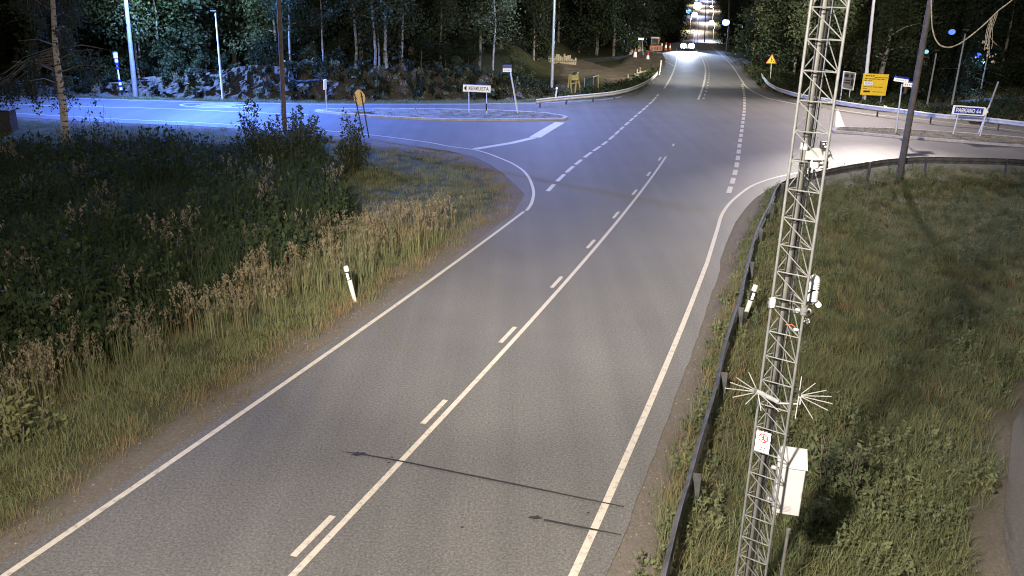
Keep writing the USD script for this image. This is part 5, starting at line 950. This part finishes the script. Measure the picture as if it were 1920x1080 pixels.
# deep forest nobody could count
pts = []
while len(pts) < 1100:
    x, y = rg.uniform(-120, 170), 72 + 568 * rg.uniform() ** 1.7; c = float(far_centre(np.array([y]))[0]); hw = 7 + 0.02 * y
    if abs(x - c) < hw or (x > 0 and x < c and y < 138) or abs(x) > .42 * y + 35 or (22 < x < 72 and y < 94): continue
    if HILLSIDE.contains(Point(x, y)) and y < 72.5: continue
    pts.append((x, y))
for y in np.arange(150, 640, 5.5):
    c = float(far_centre(np.array([y]))[0])
    for sd in (-1, 1): pts.append((c + sd * (7.5 + rg.uniform(0, 5) + .012 * y), y))
pts = np.array(pts); zz = ground_z(pts[:, 0], pts[:, 1]) - .1
scatter("deep_forest", [((KIND[a][1], KIND[a][0]), [A[b], A["bark"]]) for a, b in (("dense", "leafdark"), ("spruce", "needle"), ("broad", "leafdark"))], np.column_stack([pts, zz]), rg.uniform(0, 6.28, len(pts)), rg.uniform(1.0, 1.9, len(pts)), rg.integers(0, 3, len(pts)), "dark forest closing the view on both sides of the far road", "forest")

# the birch at the left edge with its drooping twigs
b, d = upright((123, 263), (103, 60)); t = thing("birch_tree", "pinkish birch with drooping leafy twigs at the left, beside the utility cabinet", "tree", b); rb_ = np.random.default_rng(9)
zs = np.linspace(-.3, 11, 14); tk = np.array([b + d * z + [.05 * math.sin(z * 1.1), 0, 0] for z in zs]); part(t, "trunk", MB().tube(tk, np.linspace(.20, .04, 14), 12), A["birch"], True)
m = MB(); LP = []
for k in range(46):
    z = rb_.uniform(2.6, 10.5); o = b + d * z; a = rb_.uniform(0, 2 * np.pi); L = rb_.uniform(1.2, 3.2) * (1.15 - z / 14); e = o + [math.cos(a) * L, math.sin(a) * L, rb_.uniform(-.2, .7)]; m.tube([o, (o + e) / 2 + [0, 0, .2], e], [.04, .025, .01], 5)
    for _ in range(4):
        s0 = o + (e - o) * rb_.uniform(.4, 1); dl = rb_.uniform(.6, 1.9); s1 = s0 + [rb_.normal(0, .2), rb_.normal(0, .2), -dl]; m.tube([s0, (s0 + s1) / 2 + rb_.normal(0, .05, 3), s1], [.009, .006, .003], 3); n_ = int(34 * dl); LP.append(s0 + (s1 - s0) * rb_.uniform(0, 1, (n_, 1)) + rb_.normal(size=(n_, 3)) * .09)
for k in range(16):     # the twigs that hang over the side road
    q = atY(rb_.uniform(-30, 92), rb_.uniform(140, 165), b[1] + rb_.uniform(-.8, .8)); o = b + d * rb_.uniform(3.6, 4.6); m.tube([o, (o + q) / 2 + [0, 0, .35], q], [.03, .018, .008], 4)
    for _ in range(4):
        s0 = q + rb_.normal(0, .22, 3) * [1, 1, .4]; dl = rb_.uniform(.4, 1.15); s1 = s0 + [rb_.normal(.05, .1), rb_.normal(0, .1), -dl]; m.tube([s0, s1], [.006, .003], 3); n_ = int(40 * dl); LP.append(s0 + (s1 - s0) * rb_.uniform(0, 1, (n_, 1)) + rb_.normal(size=(n_, 3)) * .07)
part(t, "limbs", m, A["bark"]); part(t, "leaves", leaf_quads(np.vstack(LP), .085, rb_, 1.4, .6), A["leafdark"])
# bushes and saplings in the left field
def bush(name, label, c, h, w, n, size, leaf, rng, upright_=.5, stems=30, bare=.0):
    t = thing(name, label, name.split("_")[-1], c); m = MB(); P = []
    for k in range(stems):
        a = rng.uniform(0, 2 * np.pi); rr_ = w * math.sqrt(rng.uniform(0, 1)) * .5; hh = h * rng.uniform(.55, 1.05) * (1.08 - .5 * (rr_ / (w * .5)) ** 2); o = np.array(c) + [rr_ * .5 * math.cos(a), rr_ * .5 * math.sin(a), -.1]; e = np.array(c) + [rr_ * 1.1 * math.cos(a) + rng.normal(0, .08), rr_ * 1.1 * math.sin(a), hh]
        md = (o + e) / 2 + rng.normal(0, .06, 3); m.tube([o, md, e], [.016, .011, .004], 4); ns = n // stems; f = rng.uniform(bare, 1, (ns, 1)); pt = (1 - f) ** 2 * o + 2 * f * (1 - f) * md + f ** 2 * e; P.append(pt + rng.normal(size=(ns, 3)) * (.05 + .13 * (1 - f)))
    part(t, "stems", m, A["bark"]); part(t, "leaves", leaf_quads(np.vstack(P), size, rng, 2.2, -.5), A[leaf]); return t
rb2 = np.random.default_rng(15)
bush("willow_bush", "tall upright bush hiding the foot of the brown wooden pole", on(545, 300), 2.5, 3.6, 7000, .07, "leaf", rb2, stems=70)
bush("dark_willow_bush", "dark bush left of the tall upright bush in the field", on(478, 320), 2.0, 3.0, 4200, .07, "weed", rb2, stems=46)
bush("lone_bush", "small dark bush standing beside the legs of the tan octagonal sign", on(662, 312), 1.9, 1.5, 2600, .07, "leafdark", rb2, stems=26)
bush("thin_sapling", "thin sapling with sparse leaves above the dark bush, left of the wooden pole", on(471, 292), 3.6, .9, 420, .075, "leafdark", rb2, stems=7, bare=.35)
bush("sparse_sapling", "sparse sapling rising out of the small dark bush before the tan sign", on(657, 300), 2.7, 1.0, 330, .07, "leafdark", rb2, stems=8, bare=.4)
bush("yellowish_shrub", "yellow-green broad-leaved shrub at the left edge of the near verge", on(35, 818), 1.0, 1.3, 700, .06, "leafpale", rb2, stems=22)

# ------------------------------------------------------------------ grass, weeds and tall dry grass
def tuft(rng, n, h, r, w, bend, tip=0.15):
    a = rng.uniform(0, 2 * np.pi, n); rad = r * np.sqrt(rng.uniform(0, 1, n)); o = np.stack([rad * np.cos(a), rad * np.sin(a), np.full(n, -.03)], 1); hh = h * rng.uniform(.5, 1.15, n); az = rng.uniform(0, 2 * np.pi, n); bd = bend * hh * rng.uniform(.3, 1.2, n)
    dr = np.stack([np.cos(az), np.sin(az), 0 * az], 1); sd = np.stack([-np.sin(az), np.cos(az), 0 * az], 1) * (w / 2)
    md = o + dr * bd[:, None] * .3 + np.array([0, 0, 1]) * (hh * .6)[:, None]; tp = o + dr * bd[:, None] + np.array([0, 0, 1]) * hh[:, None]
    v = np.stack([o - sd, o + sd, md + sd * .8, md - sd * .8, tp], 1).reshape(-1, 3); k = np.arange(n) * 5; return v, np.vstack([np.stack([k, k + 1, k + 2], 1), np.stack([k, k + 2, k + 3], 1), np.stack([k + 3, k + 2, k + 4], 1)])
def weed(rng, stems, h, r, leaves, size):
    m = MB(); P = []
    for k in range(stems):
        a = rng.uniform(0, 6.28); rr_ = r * math.sqrt(rng.uniform(0, 1)); o = np.array([rr_ * math.cos(a), rr_ * math.sin(a), -.03]); e = o + [rng.normal(0, .12 * h), rng.normal(0, .12 * h), h * rng.uniform(.6, 1.1)]; m.tube([o, e], [.006, .003], 3); f = rng.uniform(.15, 1, (leaves, 1)); P.append(o + (e - o) * f + rng.normal(size=(leaves, 3)) * size * .7)
    v, f = leaf_quads(np.vstack(P), size, rng, 2.0, -.1, np.array([[0, 0, 1.0]])); return (v, f), m.get()
def plume(rng, n, h, r):
    st = tuft(rng, n, h, r, .009, .22); v = st[0].reshape(-1, 5, 3); tops = v[:, 4]; md = v[:, 2]; P = []
    for a, b_ in zip(tops, md):
        f = rng.uniform(0, 1, (9, 1)); P.append(a + (b_ - a) * f * .42 + rng.normal(size=(9, 3)) * .018)
    return leaf_quads(np.vstack(P), .024, rng, 3.0, -1.6), st
def sample(poly, density, rng):
    x0, y0, x1, y1 = poly.bounds; n = int((x1 - x0) * (y1 - y0) * density); p = np.column_stack([rng.uniform(x0, x1, n), rng.uniform(y0, y1, n)]); shapely.prepare(poly); return p[shapely.contains_xy(poly, p[:, 0], p[:, 1])]
def dist(p): return shapely.distance(ROADS, shapely.points(p[:, 0], p[:, 1]))
def fb(p, s, seed): return meshkit.fbm(np.stack([p[:, 0] * s, p[:, 1] * s, 0 * p[:, 0]], -1), 3, seed)
def spread(name, protos, p, rng, smin, smax, label, cat, zoff=0.0, which=None):
    z = ground_z(p[:, 0], p[:, 1]) + zoff; return scatter(name, protos, np.column_stack([p, z]), rng.uniform(0, 6.28, len(p)), rng.uniform(smin, smax, len(p)), rng.integers(0, len(protos), len(p)) if which is None else which, label, cat)
rv_ = np.random.default_rng(303)
LEFT = Polygon(np.vstack([lane(np.linspace(-4, S_JL, 30), -W - .2), at2(left_corner[:14]), [(-70, 52), (-70, -4)]])).buffer(0)
RIGHTF = Polygon(np.vstack([lane(np.linspace(-6, S_JR, 30), W + .4), at2(near_right[::-1]), [(60, 48), (60, -6)]])).buffer(0)
TALL = Polygon(at2([(-200, 860), (0, 770), (200, 700), (420, 620), (560, 560), (720, 500), (850, 430), (800, 420), (700, 410), (600, 430), (450, 500), (300, 570), (120, 640), (0, 690), (-200, 760)])).buffer(0.2)
DEEP = Polygon(at2([(-400, 1000), (-200, 800), (0, 720), (120, 670), (300, 600), (450, 530), (600, 450), (660, 400), (640, 340), (610, 290), (560, 275), (380, 268), (200, 262), (0, 258), (-400, 250)])).buffer(0)
shapely.prepare(TALL); shapely.prepare(DEEP)
# mown verge
p = sample(LEFT, 26, rv_); d_ = dist(p); far = np.hypot(p[:, 0], p[:, 1]); inD = shapely.contains_xy(DEEP, p[:, 0], p[:, 1])
k = ((d_ > .25 + .55 * fb(p, 1.2, 3)) | ((d_ > .15) & (rv_.uniform(size=len(p)) < .10))) & (far < 60) & ~inD & (rv_.uniform(size=len(p)) < np.clip(16 / far, .18, 1)); pv = p[k]
dry = (rv_.uniform(size=len(pv)) < np.clip(1.0 - (d_[k] - .3) / 1.6, .12, .8))
T = [(tuft(rv_, 46, .11, .20, .008, 1.3), A["grass"]), (tuft(rv_, 36, .18, .20, .008, 1.0), A["grass"]), (tuft(rv_, 44, .09, .20, .008, 1.3), A["grassdry"]), (tuft(rv_, 26, .20, .18, .007, .8), A["grassdry"])]
spread("verge_grass", T, pv, rv_, .8, 1.5, "mown grass of the left verge and the corner by the side road", "grass", which=np.where(dry, rv_.integers(2, 4, len(pv)), rv_.integers(0, 2, len(pv))))
# loose stones on the shoulders
st_ = []
for k in range(3):
    ic = trimesh.creation.icosphere(1, 1); v = ic.vertices * rv_.uniform(.6, 1.1, (len(ic.vertices), 1)) * [1.2, .9, .6]; st_.append(((v * .010, ic.faces), A["postgrey"] if k == 0 else A["bark"]))
p = sample(unary_union([LEFT, RIGHTF]), 70, rv_); d_ = dist(p); p = p[(d_ > .02) & (d_ < 1.6) & (np.hypot(p[:, 0], p[:, 1]) < 34) & (rv_.uniform(size=len(p)) < np.exp(-d_ * 1.2))]
spread("loose_gravel", st_, p, rv_, .4, 1.6, "loose stones scattered along the road shoulders", "gravel", .005)
# tall reddish grass belt
p = sample(TALL, 9, rv_); p = p[rv_.uniform(size=len(p)) < -.1 + 1.4 * fb(p, .6, 8)]
spread("tall_dry_grass", [(plume(rv_, 16, .95, .2), [A["seed"], A["grass"]]), (plume(rv_, 10, 1.1, .2), [A["seed"], A["grassdry"]]), (tuft(rv_, 26, .8, .24, .014, .6), A["grass"])], p, rv_, .7, 1.2, "belt of tall reddish dry grass between the verge and the dark weeds", "tall grass")
# dark weeds
p = sample(DEEP, 12, rv_); far = np.hypot(p[:, 0], p[:, 1]); p = p[(dist(p) > 1.2) & (far < 62) & (rv_.uniform(size=len(p)) < np.clip(20 / far, .4, 1))]
hgt_ = .6 + 1.5 * fb(p, .22, 31); wz = ground_z(p[:, 0], p[:, 1])
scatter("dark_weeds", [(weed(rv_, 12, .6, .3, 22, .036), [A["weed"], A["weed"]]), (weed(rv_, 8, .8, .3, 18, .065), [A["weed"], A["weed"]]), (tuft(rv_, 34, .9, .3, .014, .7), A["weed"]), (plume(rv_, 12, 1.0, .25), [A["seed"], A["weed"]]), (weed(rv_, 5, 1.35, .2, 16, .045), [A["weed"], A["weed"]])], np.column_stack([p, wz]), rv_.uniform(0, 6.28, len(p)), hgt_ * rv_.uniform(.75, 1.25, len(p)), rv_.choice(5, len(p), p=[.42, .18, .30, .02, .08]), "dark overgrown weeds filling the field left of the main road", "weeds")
# right slope
p = sample(RIGHTF, 24, rv_); d_ = dist(p); far = np.hypot(p[:, 0], p[:, 1]); dp_ = shapely.distance(PATH_NEAR, shapely.points(p[:, 0], p[:, 1]))
k = ((d_ > .9 + .6 * fb(p, 1.1, 4)) | ((d_ > .35) & (rv_.uniform(size=len(p)) < .10))) & (dp_ > .0 + .7 * fb(p, .9, 6)) & (far < 56) & (p[:, 1] > 5) & (rv_.uniform(size=len(p)) < np.clip(15 / far, .3, 1)); pr = p[k]; sel = fb(pr, .35, 12); which = np.where(sel + rv_.normal(0, .10, len(pr)) > .44, rv_.choice(3, len(pr), p=[.2, .4, .4]), rv_.choice(5, len(pr), p=[.08, .3, .3, .22, .10]))
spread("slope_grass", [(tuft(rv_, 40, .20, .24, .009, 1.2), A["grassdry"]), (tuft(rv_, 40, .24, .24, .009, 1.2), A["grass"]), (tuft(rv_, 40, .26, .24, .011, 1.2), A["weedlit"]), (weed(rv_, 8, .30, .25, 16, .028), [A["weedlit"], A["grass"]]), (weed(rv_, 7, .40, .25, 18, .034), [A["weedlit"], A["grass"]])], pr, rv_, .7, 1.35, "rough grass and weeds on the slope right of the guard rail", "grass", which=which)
# long grass left standing along the guard rail
rl_ = spline(at2(near_rail[:17], .3), .08); q = np.repeat(rl_, 4, 0) + rv_.normal(0, .16, (len(rl_) * 4, 2)); q = q[(dist(q) > .3) & (rv_.uniform(size=len(q)) < .15 + .8 * fb(q, .8, 17))]
spread("rail_grass", [(tuft(rv_, 22, .38, .16, .009, .8), A["grassdry"]), (tuft(rv_, 22, .44, .16, .009, .8), A["grass"]), (weed(rv_, 6, .35, .15, 12, .04), [A["weedlit"], A["grass"]])], q, rv_, .6, 1.25, "long grass left standing along the near guard rail", "grass")
# bigger pale weeds under the cabinet
for k, (px, h) in enumerate([((1556, 915), .7), ((1590, 920), .8), ((1612, 935), .75), ((1540, 880), .6), ((1520, 1000), .6), ((1600, 880), .55)]):
    bush("leafy_weed", ["pale leafy weed just right of the white cabinet", "tall pale leafy weed in the middle of the clump beyond the cabinet", "pale leafy weed at the right of the clump beyond the cabinet", "low leafy weed behind the top of the white cabinet", "low leafy weed beside the grey conduit pipe", "small leafy weed farthest from the white cabinet"][k], on(*px), h, .5, 300, .055, "weedlit", rb2, stems=9)
# plants rooted in the cracks of the rock cut
rv3 = ROCKMESH[0]; rows_ = len(rv3) // 27; idx = rv_.integers(0, len(rv3), 1500); colm, rw = idx // 27, idx % 27; f_ = colm / rows_; k = (rv_.uniform(size=1500) < np.where(f_ > .55, .75, .14) * np.clip(rw / 18, .15, 1)); q = rv3[idx[k]] - [0, 0, .05]
scatter("rock_plants", [(weed(rv_, 8, .5, .22, 14, .10), [A["leafdark"], A["bark"]]), (weed(rv_, 8, .35, .22, 14, .09), [A["weedlit"], A["bark"]]), (tuft(rv_, 20, .35, .2, .03, .9), A["grassdry"])], q, rv_.uniform(0, 6, len(q)), rv_.uniform(.7, 1.5, len(q)), rv_.choice(3, len(q), p=[.5, .25, .25]), "small plants and dry grass rooted in the cracks of the rock cut", "plants")
# beyond the roads
STRIP = unary_union([Polygon(np.vstack([at2(far_left[1:11]), ROCK_BASE[::-1]])).buffer(.4), ]); p = sample(STRIP.buffer(0), 14, rv_); p = p[(dist(p) > .3)]
spread("rock_foot_grass", T[:2], p, rv_, 1.0, 1.9, "strip of grass between the far edge line and the rock cut", "grass")
p = np.vstack([sample(Polygon(at2([(1395, 132), (1420, 158), (1500, 187), (1640, 205), (1920, 236), (2100, 255), (2100, 176), (1900, 170), (1640, 180), (1480, 140), (1430, 112)])), 4, rv_), sample(Polygon(at2([(1040, 186), (1140, 180), (1200, 168), (1236, 143), (1232, 133), (1200, 150), (1130, 170), (1030, 182)])), 6, rv_)])
d_ = dist(p); p = p[(d_ > .5) & (shapely.distance(PATH_FAR, shapely.points(p[:, 0], p[:, 1])) > .4)]
spread("far_verge_weeds", [(tuft(rv_, 22, .4, .28, .03, .7), A["weedlit"]), (tuft(rv_, 20, .5, .28, .03, .7), A["grassdry"]), (weed(rv_, 8, .6, .3, 12, .11), [A["weed"], A["bark"]])], p, rv_, .7, 1.3, "weeds on the far verges along the guard rails", "weeds")
for nm, P_, lab in (("left_island_grass", ISL_L, "sparse dry grass on the left traffic island"), ("right_island_grass", ISL_R, "sparse dry grass on the right traffic island")):
    p = sample(P_.buffer(-.35), 3.5, rv_); scatter(nm, [(tuft(rv_, 12, .10, .22, .02, .8), A["grassdry"]), (tuft(rv_, 12, .12, .22, .02, .8), A["weedlit"])], np.column_stack([p, np.full(len(p), .12)]), rv_.uniform(0, 6, len(p)), rv_.uniform(.6, 1.2, len(p)), rv_.integers(0, 2, len(p)), lab, "grass")
